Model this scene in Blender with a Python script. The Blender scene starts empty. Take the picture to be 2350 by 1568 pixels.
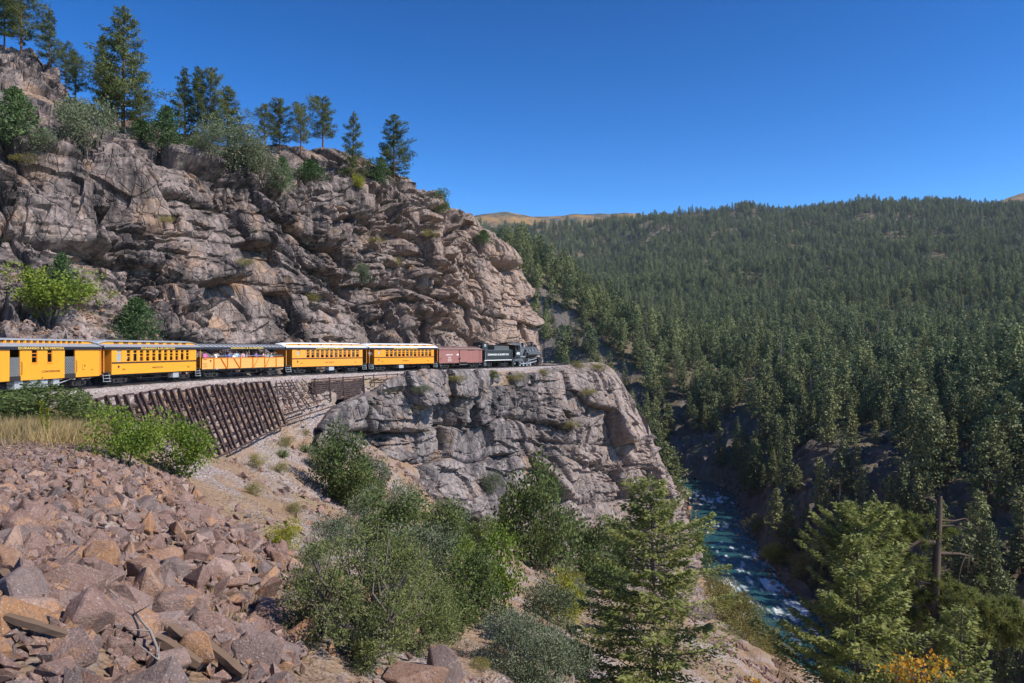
import bpy, bmesh, math, random
import numpy as np
from mathutils import Vector, Matrix
R = math.radians
sc = bpy.context.scene
COL = sc.collection
# ------------------------------------------------------------------ camera
FPX, CU, VH, EYE = 1836.0, 1175.0, 801.0, 2.82     # focal length in units of a 2350 wide frame
cam_d = bpy.data.cameras.new('camera'); cam = bpy.data.objects.new('camera', cam_d); COL.objects.link(cam)
cam_d.sensor_width = 36; cam_d.lens = 36 * FPX / 2350; cam_d.shift_y = 17 / 2350
cam_d.clip_start = .5; cam_d.clip_end = 30000
cam.location = (0, 0, EYE); cam.rotation_euler = (R(90), 0, 0)
sc.camera = cam
# ------------------------------------------------------------------ light
SUN_EL, SUN_DIR = 43.0, Vector((.93, -.36, 0)).normalized()
w = bpy.data.worlds.new('World'); sc.world = w; w.use_nodes = True
nt = w.node_tree
bg = nt.nodes['Background']
sky = nt.nodes.new('ShaderNodeTexSky'); sky.sky_type = 'NISHITA'; sky.sun_disc = False
sky.sun_elevation = R(SUN_EL); sky.sun_rotation = math.atan2(SUN_DIR.x, SUN_DIR.y)
sky.altitude = 2300; sky.air_density = 1.0; sky.dust_density = 0.0; sky.ozone_density = 1.4
gm = nt.nodes.new('ShaderNodeGamma'); gm.inputs[1].default_value = 1.7       # the deep polarised blue of mountain air
hs = nt.nodes.new('ShaderNodeHueSaturation'); hs.inputs['Saturation'].default_value = 1.17
nt.links.new(sky.outputs[0], gm.inputs[0]); nt.links.new(gm.outputs[0], hs.inputs['Color']); nt.links.new(hs.outputs[0], bg.inputs[0]); bg.inputs[1].default_value = 0.05
sl = bpy.data.lights.new('sun', 'SUN'); sl.energy = 5.0; sl.angle = R(.53); sl.color = (1, .94, .85)
so = bpy.data.objects.new('sun', sl); COL.objects.link(so)
sd = SUN_DIR * math.cos(R(SUN_EL)) + Vector((0, 0, math.sin(R(SUN_EL))))
so.rotation_euler = sd.to_track_quat('Z', 'Y').to_euler(); so.location = (60, -20, 90)
vs = sc.view_settings
vs.view_transform = 'Standard'; vs.look = 'None'; vs.exposure = 0.35; vs.gamma = 1.0; vs.use_curve_mapping = False
sc.render.engine = 'CYCLES'
sc.cycles.max_bounces = 5; sc.cycles.diffuse_bounces = 2; sc.cycles.glossy_bounces = 2
sc.cycles.transmission_bounces = 3; sc.cycles.transparent_max_bounces = 6; sc.cycles.volume_bounces = 0
sc.cycles.use_denoising = True

# ------------------------------------------------------------------ helpers
rng = np.random.default_rng(7)
def P(u, v, Y):
    return np.array([(u - CU) / FPX * Y, Y, EYE + (VH - v) / FPX * Y])
def proj(p):
    p = np.asarray(p, float)
    return CU + FPX * p[..., 0] / p[..., 1], VH - FPX * (p[..., 2] - EYE) / p[..., 1]
def tag(o, label=None, cat=None, group=None, kind=None):
    if label: o['label'] = label
    if cat: o['category'] = cat
    if group: o['group'] = group
    if kind: o['kind'] = kind
    return o
def empty(name, loc=(0, 0, 0), rz=0.0):
    o = bpy.data.objects.new(name, None); COL.objects.link(o)
    o.location = loc; o.rotation_euler = (0, 0, rz); o.empty_display_size = .2
    return o
def np_mesh(name, V, F, mats=(), mi=None, smooth=False):
    """V (n,3), F (m,k) or list of such arrays"""
    Fs = F if isinstance(F, list) else [F]
    Fs = [np.asarray(f, np.int32) for f in Fs if len(f)]
    me = bpy.data.meshes.new(name)
    V = np.ascontiguousarray(V, np.float32)
    me.vertices.add(len(V)); me.vertices.foreach_set('co', V.ravel())
    nl = sum(f.size for f in Fs); npoly = sum(len(f) for f in Fs)
    me.loops.add(nl); me.loops.foreach_set('vertex_index', np.concatenate([f.ravel() for f in Fs]))
    me.polygons.add(npoly)
    tot = np.concatenate([np.full(len(f), f.shape[1], np.int32) for f in Fs])
    st = np.concatenate([[0], np.cumsum(tot)[:-1]]).astype(np.int32)
    me.polygons.foreach_set('loop_start', st); me.polygons.foreach_set('loop_total', tot)
    for m in mats: me.materials.append(m)
    if mi is not None: me.polygons.foreach_set('material_index', np.asarray(mi, np.int32))
    me.polygons.foreach_set('use_smooth', np.full(npoly, smooth))
    me.update(calc_edges=True)
    return me
def add_obj(name, me, parent=None, loc=None, rz=None, scale=None):
    o = bpy.data.objects.new(name, me); COL.objects.link(o)
    if parent is not None: o.parent = parent
    if loc is not None: o.location = loc
    if rz is not None: o.rotation_euler = (0, 0, rz)
    if scale is not None: o.scale = (scale,) * 3 if np.isscalar(scale) else scale
    return o

class MB:
    def __init__(s): s.v = []; s.f = []
    def add(s, vs_, fs):
        n = len(s.v); s.v += [tuple(map(float, p)) for p in vs_]; s.f += [tuple(i + n for i in f) for f in fs]; return s
    def box(s, x0, x1, y0, y1, z0, z1):
        return s.add([(x0,y0,z0),(x1,y0,z0),(x1,y1,z0),(x0,y1,z0),(x0,y0,z1),(x1,y0,z1),(x1,y1,z1),(x0,y1,z1)],
                     [(0,3,2,1),(4,5,6,7),(0,1,5,4),(1,2,6,5),(2,3,7,6),(3,0,4,7)])
    def bar(s, a, b, w, h=None, up=(0, 0, 1)):
        h = h or w; a = Vector(a); b = Vector(b); d = (b - a).normalized()
        up = Vector(up)
        if abs(d.dot(up)) > .98: up = Vector((1, 0, 0))
        x = d.cross(up).normalized() * w / 2; z = x.cross(d).normalized() * h / 2
        vs_ = [p + i * x + j * z for p in (a, b) for i, j in ((-1,-1),(1,-1),(1,1),(-1,1))]
        return s.add(vs_, [(3,2,1,0),(4,5,6,7),(0,1,5,4),(1,2,6,5),(2,3,7,6),(3,0,4,7)])
    def tube(s, pts, rad, n=6, cap=True):
        pts = [Vector(p) for p in pts]; rad = [float(q) for q in rad] if hasattr(rad, '__len__') else [float(rad)] * len(pts)
        rings = []
        for i, p in enumerate(pts):
            d = (pts[min(i+1, len(pts)-1)] - pts[max(i-1, 0)]).normalized()
            up = Vector((0, 0, 1)) if abs(d.z) < .9 else Vector((1, 0, 0))
            x = d.cross(up).normalized(); y = x.cross(d)
            rings.append([p + rad[i] * (math.cos(2*math.pi*k/n) * x + math.sin(2*math.pi*k/n) * y) for k in range(n)])
        fs = []
        for i in range(len(pts) - 1):
            for k in range(n):
                a, b = i*n + k, i*n + (k+1) % n
                fs.append((a, a+n, b+n, b))
        if cap: fs += [tuple(range(n)), tuple(range((len(pts)-1)*n, len(pts)*n))[::-1]]
        return s.add([q for r_ in rings for q in r_], fs)
    def cyl(s, a, b, r0, r1=None, n=16): return s.tube([a, b], [r0, r1 if r1 is not None else r0], n)
    def loft(s, secs, closed=False, cap=True):
        n = len(secs[0]); fs = []
        for i in range(len(secs) - 1):
            for k in range(n if closed else n - 1):
                a, b = i*n + k, i*n + (k+1) % n
                fs.append((a, b, b+n, a+n))
        if cap and closed: fs += [tuple(range(n))[::-1], tuple(range((len(secs)-1)*n, len(secs)*n))]
        return s.add([p for q in secs for p in q], fs)
    def build(s, name, mat, parent=None, smooth=False, loc=None):
        me = bpy.data.meshes.new(name); me.from_pydata(s.v, [], s.f); me.materials.append(mat)
        if smooth: me.polygons.foreach_set('use_smooth', [True] * len(me.polygons))
        bm = bmesh.new(); bm.from_mesh(me); bmesh.ops.recalc_face_normals(bm, faces=bm.faces); bm.to_mesh(me); bm.free()
        me.update(); o = add_obj(name, me, parent)
        if loc is not None: o.location = loc
        return o

# ------------------------------------------------------------------ noise (numpy)
def _hash(i, j, k, seed):
    h = (i.astype(np.int64) * 374761393 + j.astype(np.int64) * 668265263 + k.astype(np.int64) * 2147483647 + seed * 974711) & 0xffffffff
    h = ((h ^ (h >> 13)) * 1274126177) & 0xffffffff
    h = ((h ^ (h >> 15)) * 2246822519) & 0xffffffff
    return (h ^ (h >> 16)) & 0xffffffff
def h01(i, j, k, seed): return _hash(i, j, k, seed) / 4294967296.0
def vnoise(p, seed=0):
    f = np.floor(p); t = p - f; t = t * t * t * (t * (t * 6 - 15) + 10); f = f.astype(np.int64)
    r = 0
    for a in (0, 1):
        wx = t[:, 0] if a else 1 - t[:, 0]
        for b in (0, 1):
            wy = t[:, 1] if b else 1 - t[:, 1]
            for c in (0, 1):
                wz = t[:, 2] if c else 1 - t[:, 2]
                r = r + wx * wy * wz * h01(f[:, 0] + a, f[:, 1] + b, f[:, 2] + c, seed)
    return r * 2 - 1
def fbm(p, oct=4, seed=0, gain=.5):
    r = 0; a = 1.0; q = np.asarray(p, float)
    for o in range(oct):
        r = r + a * vnoise(q, seed + o); q = q * 2.03 + 11.7; a *= gain
    return r
def blocks(p, seed=0):
    """cellular blocks: each cell is a random tilted plane. returns (value, edge distance)"""
    f = np.floor(p).astype(np.int64)
    d1 = np.full(len(p), 9e9); d2 = d1.copy(); val = np.zeros(len(p))
    for a in (-1, 0, 1):
        for b in (-1, 0, 1):
            for c in (-1, 0, 1):
                I, J, K = f[:, 0] + a, f[:, 1] + b, f[:, 2] + c
                h = _hash(I, J, K, seed)
                cx = I + .1 + .8 * ((h & 1023) / 1023.); cy = J + .1 + .8 * (((h >> 10) & 1023) / 1023.); cz = K + .1 + .8 * (((h >> 20) & 1023) / 1023.)
                dx, dy, dz = p[:, 0] - cx, p[:, 1] - cy, p[:, 2] - cz
                d = dx*dx + dy*dy + dz*dz
                g = _hash(I, J, K, seed + 77)
                off = (g & 1023) / 511.5 - 1; tx = np.choose((g >> 10) & 3, [-.85, -.25, .35, .8]); tz = np.choose((g >> 14) & 3, [-.55, -.1, .3, .95])
                v_ = off + .8 * (tx * (dx + .4 * dy) - tz * dz)
                n1 = d < d1
                d2 = np.where(n1, d1, np.minimum(d2, d)); val = np.where(n1, v_, val); d1 = np.where(n1, d, d1)
    return val, np.sqrt(d2) - np.sqrt(d1)
def n1(x, seed):
    i = np.floor(x).astype(np.int64); f = x - i; f = f * f * (3 - 2 * f); z = np.zeros_like(i)
    return (h01(i, z, z, seed) * (1 - f) + h01(i + 1, z, z, seed) * f) * 2 - 1
def joints(x, y, z, seed, tilt=.5):
    """rock split by joint sets: staggered boxes with a random offset and tilt each.
    returns value, distance to the nearest joint (cell units), per-box random"""
    z = z + .32 * n1(z * .9, seed + 1); k = np.floor(z).astype(np.int64)
    st = h01(k // 2, k * 0, k * 0, seed + 2)
    x = x + st * 3.7; x = x + .3 * n1(x * .8 + st * 9, seed + 3); i = np.floor(x).astype(np.int64)
    j = np.floor(y + .5 * h01(i, k, i * 0, seed + 4)).astype(np.int64)
    # some neighbours along a bed stay welded into one long slab
    weld = h01(i // 2, k, j, seed + 8) > .78
    ii = np.where(weld, i // 2 * 2, i); fx = np.where(weld, (x - ii) / 2, x - i)
    wz = ~weld & (h01(i, k // 2, j, seed + 10) > .5) & (h01(i // 2, k // 2 * 2, j, seed + 8) <= .78) & (h01(i // 2, k // 2 * 2 + 1, j, seed + 8) <= .78)
    fz = np.where(wz, (z - k // 2 * 2) / 2, z - k); k = np.where(wz, k // 2 * 2, k)
    r1, r2, r3 = h01(ii, j, k, seed + 5), h01(ii, j, k, seed + 6), h01(ii, j, k, seed + 7)
    v = (r1 * 2 - 1) + tilt * ((r2 * 2 - 1) * (fx - .5) * 2 - (r3 * 1.6 - .5) * (fz - .5) * 2)
    e = np.minimum(np.minimum(fx, 1 - fx) * np.where(weld, 2, 1), np.minimum(fz, 1 - fz))
    return v, e, h01(ii, j, k, seed + 9)
def catmull(pts, n):
    """pts (m,...) control, n samples along axis 0"""
    pts = np.asarray(pts, float); m = len(pts)
    t = np.linspace(0, m - 1, n); i = np.clip(np.floor(t).astype(int), 0, m - 2); f = t - i
    sh = (-1,) + (1,) * (pts.ndim - 1); f = f.reshape(sh)
    p0 = pts[np.clip(i - 1, 0, m - 1)]; p1 = pts[i]; p2 = pts[i + 1]; p3 = pts[np.clip(i + 2, 0, m - 1)]
    return .5 * (2*p1 + (p2 - p0)*f + (2*p0 - 5*p1 + 4*p2 - p3)*f*f + (3*p1 - p0 - 3*p2 + p3)*f**3)
def sstep(a, b, x): t = np.clip((x - a) / (b - a), 0, 1); return t * t * (3 - 2 * t)
def grid_faces(nr, nc):
    i = np.arange(nr - 1)[:, None] * nc + np.arange(nc - 1)[None, :]
    i = i.ravel(); return np.stack([i, i + 1, i + nc + 1, i + nc], 1)

# ------------------------------------------------------------------ materials
MAT = {}
class N:
    """tiny node-building helper"""
    def __init__(s, name):
        s.m = bpy.data.materials.new(name); s.m.use_nodes = True; s.t = s.m.node_tree
        s.bs = s.t.nodes['Principled BSDF']; s.out = s.t.nodes['Material Output']; MAT[name] = s.m
    def n(s, typ, **kw):
        o = s.t.nodes.new(typ)
        for k, v in kw.items(): setattr(o, k, v)
        return o
    def l(s, a, b): s.t.links.new(a, b)
    def coord(s, scale=(1, 1, 1), kind='Object', rot=(0, 0, 0)):
        tc = s.n('ShaderNodeTexCoord'); mp = s.n('ShaderNodeMapping'); mp.inputs['Scale'].default_value = scale; mp.inputs['Rotation'].default_value = rot
        s.l(tc.outputs[kind], mp.inputs[0]); return mp.outputs[0]
    def pos(s, scale=(1, 1, 1), rot=(0, 0, 0)):
        g = s.n('ShaderNodeNewGeometry'); mp = s.n('ShaderNodeMapping'); mp.inputs['Scale'].default_value = scale; mp.inputs['Rotation'].default_value = rot
        s.l(g.outputs['Position'], mp.inputs[0]); return mp.outputs[0]
    def noise(s, vec, scale, detail=5, rough=.6):
        o = s.n('ShaderNodeTexNoise'); o.inputs['Scale'].default_value = scale; o.inputs['Detail'].default_value = detail; o.inputs['Roughness'].default_value = rough
        if vec is not None: s.l(vec, o.inputs['Vector'])
        return o.outputs['Fac']
    def ramp(s, fac, stops, interp='LINEAR'):
        o = s.n('ShaderNodeValToRGB'); o.color_ramp.interpolation = interp
        els = o.color_ramp.elements
        while len(els) < len(stops): els.new(.5)
        for e, (p, c) in zip(els, stops):
            e.position = p; e.color = (*c, 1) if not np.isscalar(c) else (c, c, c, 1)
        s.l(fac, o.inputs[0]); return o.outputs[0]
    def mix(s, fac, a, b, mode='MIX'):
        o = s.n('ShaderNodeMix', data_type='RGBA', blend_type=mode)
        for sock, v in ((o.inputs[0], fac), (o.inputs[6], a), (o.inputs[7], b)):
            if isinstance(v, (int, float)): sock.default_value = v
            elif isinstance(v, tuple): sock.default_value = (*v, 1)
            else: s.l(v, sock)
        return o.outputs[2]
    def math(s, op, a, b=None):
        o = s.n('ShaderNodeMath', operation=op)
        for sock, v in zip(o.inputs, (a, b)):
            if v is None: continue
            if isinstance(v, (int, float)): sock.default_value = v
            else: s.l(v, sock)
        return o.outputs[0]
    def color(s, c):
        if isinstance(c, tuple): s.bs.inputs['Base Color'].default_value = (*c, 1)
        else: s.l(c, s.bs.inputs['Base Color'])
    def bump(s, h, dist=.05, strength=1.0):
        b = s.n('ShaderNodeBump'); b.inputs['Distance'].default_value = dist; b.inputs['Strength'].default_value = strength
        s.l(h, b.inputs['Height']); s.l(b.outputs[0], s.bs.inputs['Normal'])
    def set(s, rough=.8, spec=.3, metal=0.0):
        s.bs.inputs['Roughness'].default_value = rough; s.bs.inputs['Specular IOR Level'].default_value = spec; s.bs.inputs['Metallic'].default_value = metal
        return s.m
def paint(name, c, rough=.45, var=.12, spec=.4, metal=0.0, grime=(.12, .09, .07), gr=.25):
    k = N(name); co = k.coord((1, 1, 1))
    a = k.noise(co, 1.7, 5, .65); b = k.noise(k.coord((6, 6, .8)), 3.0, 4)
    col = k.mix(a, tuple(x * (1 - var) for x in c), tuple(min(1, x * (1 + var)) for x in c))
    col = k.mix(k.math('MULTIPLY', k.ramp(b, [(.5, 0.0), (.75, 1.0)]), gr), col, grime)
    k.color(col); k.bump(k.noise(co, 40, 2), .004); return k.set(rough, spec, metal)
def leaf(name, c1, c2, transl=.25, c3=None, f3=.0, scale=.7):
    k = N(name)
    oi = k.n('ShaderNodeObjectInfo'); ge = k.n('ShaderNodeNewGeometry')
    r_ = k.math('ADD', k.math('MULTIPLY', ge.outputs['Random Per Island'], .45), k.math('MULTIPLY', oi.outputs['Random'], .55))
    nz = k.noise(k.pos(), scale, 3)
    f = k.math('ADD', k.math('MULTIPLY', r_, .6), k.math('MULTIPLY', k.math('SUBTRACT', nz, .3), .8))
    col = k.ramp(f, [(.15, c1), (.85, c2)])
    if c3:
        col = k.mix(k.ramp(k.noise(k.pos((1, 1, 1)), scale * 1.7, 3), [(1 - f3 - .06, 0.0), (1 - f3 + .06, 1.0)]), col, c3)
    k.color(col); k.set(.6, .25)
    tr = k.n('ShaderNodeBsdfTranslucent'); k.l(col, tr.inputs[0])
    mx = k.n('ShaderNodeMixShader'); mx.inputs[0].default_value = transl
    k.l(k.bs.outputs[0], mx.inputs[1]); k.l(tr.outputs[0], mx.inputs[2]); k.l(mx.outputs[0], k.out.inputs[0])
    return k.m
# ------------------------------------------------------------------ rock and ground materials
def rock_mat(name, base, pale, dark, warm, warm_x=None, streak=.5, fine=1.0):
    k = N(name); p = k.pos()
    a = k.noise(p, .22, 6, .6); b = k.noise(p, 1.6, 6, .7); c = k.noise(p, 9.0, 5, .7)
    col = k.mix(k.ramp(b, [(.38, 0.0), (.62, 1.0)]), base, pale)
    col = k.mix(k.ramp(a, [(.52, 0.0), (.68, .75)]), col, warm)
    wf = None
    if warm_x:
        x = k.n('ShaderNodeSeparateXYZ'); k.l(p, x.inputs[0])
        m = k.n('ShaderNodeMapRange'); m.inputs[1].default_value = warm_x[0]; m.inputs[2].default_value = warm_x[1]
        k.l(k.math('ADD', x.outputs[0], k.math('MULTIPLY', k.noise(p, .12, 4), 22)), m.inputs[0])
        wf = m.outputs[0]; col = k.mix(k.math('MULTIPLY', wf, .85), col, k.mix(k.ramp(b, [(.35, 0.0), (.6, 1.0)]), warm, pale))
    # dark mineral varnish in vertical streaks and sheets
    s1 = k.noise(k.pos((1, 1, .14)), .7, 6, .7); s2 = k.noise(k.pos((1, 1, .5)), .16, 4, .6)
    v_ = k.math('MULTIPLY', k.ramp(s1, [(.37, 0.0), (.56, 1.0)]), k.ramp(s2, [(.34, 0.0), (.56, 1.0)]))
    if wf is not None: v_ = k.math('MULTIPLY', v_, k.math('SUBTRACT', 1.0, k.math('MULTIPLY', wf, .6)))
    col = k.mix(k.math('MULTIPLY', v_, streak), col, dark)
    # mineral speckle and lichen
    col = k.mix(k.ramp(c, [(.35, .45), (.5, 0.0)]), col, tuple(x * .42 for x in base))
    col = k.mix(k.ramp(k.noise(p, 14, 4, .75), [(.6, 0.0), (.72, .5)]), col, tuple(min(.8, x * 1.5) for x in pale))
    li = k.math('MULTIPLY', k.ramp(k.noise(p, 3.1, 4), [(.6, 0.0), (.68, 1.0)]), k.ramp(k.noise(p, .35, 3), [(.5, 0.0), (.6, .5)]))
    col = k.mix(li, col, (.30, .31, .24))
    k.color(col)
    h = k.math('ADD', k.noise(p, 3.2, 10, .72), k.math('MULTIPLY', k.noise(k.pos((1, 1, .35)), 6.5, 8, .7), .5))
    vo = k.n('ShaderNodeTexVoronoi'); vo.inputs['Scale'].default_value = 1.0; k.l(k.pos((1.5, 1.5, 1.0), (0, .25, .3)), vo.inputs['Vector'])
    ve = k.n('ShaderNodeTexVoronoi', feature='DISTANCE_TO_EDGE'); ve.inputs['Scale'].default_value = 1.0; k.l(k.pos((.75, .75, .5), (0, .2, .5)), ve.inputs['Vector'])
    h = k.math('ADD', h, k.math('ADD', k.math('MULTIPLY', vo.outputs['Distance'], 1.6), k.math('MULTIPLY', k.ramp(ve.outputs['Distance'], [(0, 0.0), (.05, 1.0)]), 1.2)))
    k.bump(h, .085 * fine, 1.0); return k.set(.88, .25)
rock_mat('cliff_rock', (.165, .128, .118), (.36, .285, .255), (.032, .028, .03), (.40, .24, .14), (-12, 12), .92)
rock_mat('lower_cliff_rock', (.15, .128, .125), (.36, .305, .285), (.04, .036, .04), (.34, .215, .135), (10, 32), .88)
def boulder_mat(name, per_obj=True):
    k = N(name); p = k.pos()
    if per_obj: r_ = k.n('ShaderNodeObjectInfo').outputs['Random']
    else: r_ = k.n('ShaderNodeNewGeometry').outputs['Random Per Island']
    col = k.ramp(r_, [(0, (.25, .148, .115)), (.3, (.185, .105, .08)), (.5, (.29, .19, .155)), (.68, (.13, .098, .092)), (.82, (.38, .265, .22)), (.9, (.34, .17, .075)), (1, (.215, .13, .102))])
    col = k.mix(k.ramp(k.noise(p, 2.2, 5, .7), [(.45, 0.0), (.7, .4)]), col, (.38, .275, .235))
    col = k.mix(k.ramp(k.noise(p, 1.3, 4, .7), [(.58, 0.0), (.66, .7)]), col, (.45, .235, .11))
    col = k.mix(k.ramp(k.noise(p, 17, 4, .8), [(.38, .65), (.5, 0.0)]), col, (.13, .09, .085))
    col = k.mix(k.ramp(k.noise(p, 26, 3, .8), [(.58, 0.0), (.68, .6)]), col, (.62, .55, .52))
    k.color(col); k.bump(k.math('ADD', k.noise(p, 4.5, 8, .72), k.math('MULTIPLY', k.noise(p, 22, 4, .7), .25)), .11, .9); return k.set(.85, .3)
boulder_mat('boulder_rock'); boulder_mat('rubble_rock', False)
def scree_mat():
    k = N('slope_ground'); p = k.pos()
    v1 = k.n('ShaderNodeTexVoronoi'); v1.inputs['Scale'].default_value = 4.5; k.l(p, v1.inputs['Vector'])
    v2 = k.n('ShaderNodeTexVoronoi'); v2.inputs['Scale'].default_value = 11.0; k.l(p, v2.inputs['Vector'])
    a = k.noise(p, .16, 5); b = k.noise(p, 1.1, 6, .7)
    soil = k.mix(b, (.27, .175, .11), (.40, .28, .19))
    stone = k.mix(k.ramp(v2.outputs['Color'], [(.2, 0.0), (.8, 1.0)]), (.23, .175, .165), (.50, .42, .39))
    f = k.ramp(k.math('ADD', a, k.math('MULTIPLY', k.noise(p, 2.5, 5), .35)), [(.64, 0.0), (.78, 1.0)])
    col = k.mix(f, soil, stone)
    col = k.mix(k.ramp(k.noise(p, .3, 5), [(.56, 0.0), (.7, .55)]), col, (.34, .29, .15))
    k.color(col)
    k.bump(k.math('ADD', k.math('MULTIPLY', v1.outputs['Distance'], .9), k.math('ADD', k.noise(p, 7, 8, .7), k.math('MULTIPLY', v2.outputs['Distance'], .5))), .16, 1.0); return k.set(.95, .15)
scree_mat()
def ballast_mat():
    k = N('ballast_gravel'); p = k.pos()
    v1 = k.n('ShaderNodeTexVoronoi'); v1.inputs['Scale'].default_value = 9.0; k.l(p, v1.inputs['Vector'])
    v2 = k.n('ShaderNodeTexVoronoi'); v2.inputs['Scale'].default_value = 5.0; k.l(p, v2.inputs['Vector'])
    col = k.ramp(k.n('ShaderNodeSeparateColor').outputs[0], [(0, (.2, .17, .16)), (.55, (.42, .36, .34)), (1, (.62, .54, .52))])
    sep = [n_ for n_ in k.t.nodes if n_.bl_idname == 'ShaderNodeSeparateColor'][0]; k.l(v1.outputs['Color'], sep.inputs[0])
    col = k.mix(k.ramp(k.noise(p, .5, 5), [(.5, 0.0), (.72, .6)]), col, (.36, .27, .2))
    k.color(col); k.bump(k.math('ADD', v1.outputs['Distance'], v2.outputs['Distance']), .12, 1.0); return k.set(.9, .2)
ballast_mat()
def forest_ground_mat():
    k = N('forest_floor'); p = k.pos()
    col = k.mix(k.noise(p, .05, 6), (.10, .085, .055), (.20, .16, .105))
    n_ = k.n('ShaderNodeNewGeometry'); z = k.n('ShaderNodeSeparateXYZ'); k.l(n_.outputs['Normal'], z.inputs[0])
    steep = k.ramp(k.math('ADD', z.outputs[2], k.math('MULTIPLY', k.noise(p, .12, 5), .25)), [(.78, 1.0), (.92, 0.0)])
    rk = k.mix(k.noise(p, .25, 8, .7), (.075, .068, .066), (.22, .19, .175))
    col = k.mix(steep, col, rk)
    k.color(col); k.bump(k.noise(p, .5, 9, .7), 1.2, .8); return k.set(.95, .1)
forest_ground_mat()

# ------------------------------------------------------------------ rail line in plan
TP = np.array([(-2,-14),(-14,6),(-24,22),(-30,36),(-32.7,48),(-32.1,60.5),(-30,75),(-25.6,87),(-18.9,100),(-11.2,112.3),(-5.4,120),(4.6,137.5),(8.9,146),(9.8,154),(7,164),(0,174),(-10,182)], float)
TRK = catmull(TP, 1601)
TS = np.concatenate([[0], np.cumsum(np.linalg.norm(np.diff(TRK, axis=0), axis=1))])
def tpos(s): return np.array([np.interp(s, TS, TRK[:, 0]), np.interp(s, TS, TRK[:, 1])])
def tdir(s):
    d = tpos(s + .5) - tpos(s - .5); return d / np.linalg.norm(d)
def s_at(x, y): return TS[np.argmin((TRK[:, 0] - x) ** 2 + (TRK[:, 1] - y) ** 2)]
def shoulder_w(Y): return np.interp(Y, [20, 40, 52, 75, 88, 95, 110, 125, 140, 150], [6, 6.5, 6.0, 5.3, 4.4, 3.2, 2.9, 2.9, 3.2, 4])

# ------------------------------------------------------------------ near slope (height field)
def slope_z(X, Y):
    X = np.asarray(X, float); Y = np.asarray(Y, float)
    sl = np.where(X < -9.4, .5, .45)
    satY = np.where(Y < 150, Y, 150)
    near = np.where(satY < 33, .22, .285) * (np.minimum(satY, 57) - 33) + .02 * np.maximum(satY - 57, 0)
    far = .2 * (satY - 33)
    wgt = sstep(-15, -3, X)
    z = -5.4 - sl * (X + 9.4) - (near * (1 - wgt) + far * wgt)
    # talus rib, gully and lumps
    z = z + 1.1 * np.exp(-((Y - 29) / 9) ** 2) * sstep(-22, -17, X) * sstep(2, -9, X)
    cap = -.62
    z = cap - np.log1p(np.exp(-(z - cap) * -1.6)) / 1.6 if False else np.where(z - cap > 6, cap, -np.logaddexp(-z * 2.2, -cap * 2.2) / 2.2 + .0)
    z = np.maximum(z, -57.5)
    return z
def slope_bumps(X, Y):
    p = np.stack([X, Y, X * 0], 1)
    b = .9 * fbm(p / 11, 3, 5) + .28 * fbm(p / 2.3, 4, 9)
    m = sstep(-.7, -2.5, slope_z(X, Y))
    return b * (.12 + .88 * m)
def ground(X, Y):
    X = np.atleast_1d(np.asarray(X, float)); Y = np.atleast_1d(np.asarray(Y, float))
    return slope_z(X, Y) + slope_bumps(X, Y)
def hit(u, v, y0=8., y1=240.):
    """where the sight line through a picture point meets the near slope"""
    Y = np.arange(y0, y1, .25); X = (u - CU) / FPX * Y; Z = EYE + (VH - v) / FPX * Y
    g = ground(X, Y); i = np.argmax(Z < g)
    if not (Z < g).any(): i = np.argmin(Z - g)
    return np.array([X[i], Y[i], g[i]])
def build_near():
    xs = np.concatenate([np.arange(-60, -34, 1.0), np.arange(-34, 6, .28), np.arange(6, 58, .6)])
    ys = np.concatenate([np.arange(-14, 6, 1.0), np.arange(6, 60, .28), np.arange(60, 150, .6), np.arange(150, 330, 3.0)])
    Xg, Yg = np.meshgrid(xs, ys); X, Y = Xg.ravel(), Yg.ravel()
    Z = ground(X, Y)
    p = np.stack([X, Y, Z], 1)
    bv, be = blocks(p / np.array([1.1, 1.1, .8]), 31)
    Z = Z + .1 * bv * sstep(-1, -3, Z) + .05 * fbm(p * 1.9, 3, 3)
    # outcrop ledges above the river
    m = sstep(18, 30, X) * sstep(60, 85, Y) * sstep(150, 140, Y)
    bv, be = blocks(p / np.array([5, 6, 3.]), 12)
    Z = Z + m * (1.2 * bv - .8 * np.exp(-be * 8))
    # under the railway on the cliff side the ground stays below the track bed
    o = add_obj('hillside', np_mesh('hillside', np.stack([X, Y, Z], 1), grid_faces(len(ys), len(xs)), [MAT['slope_ground']], smooth=True))
    tag(o, 'stony hillside falling from the railway to the river', kind='structure')
build_near()

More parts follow.
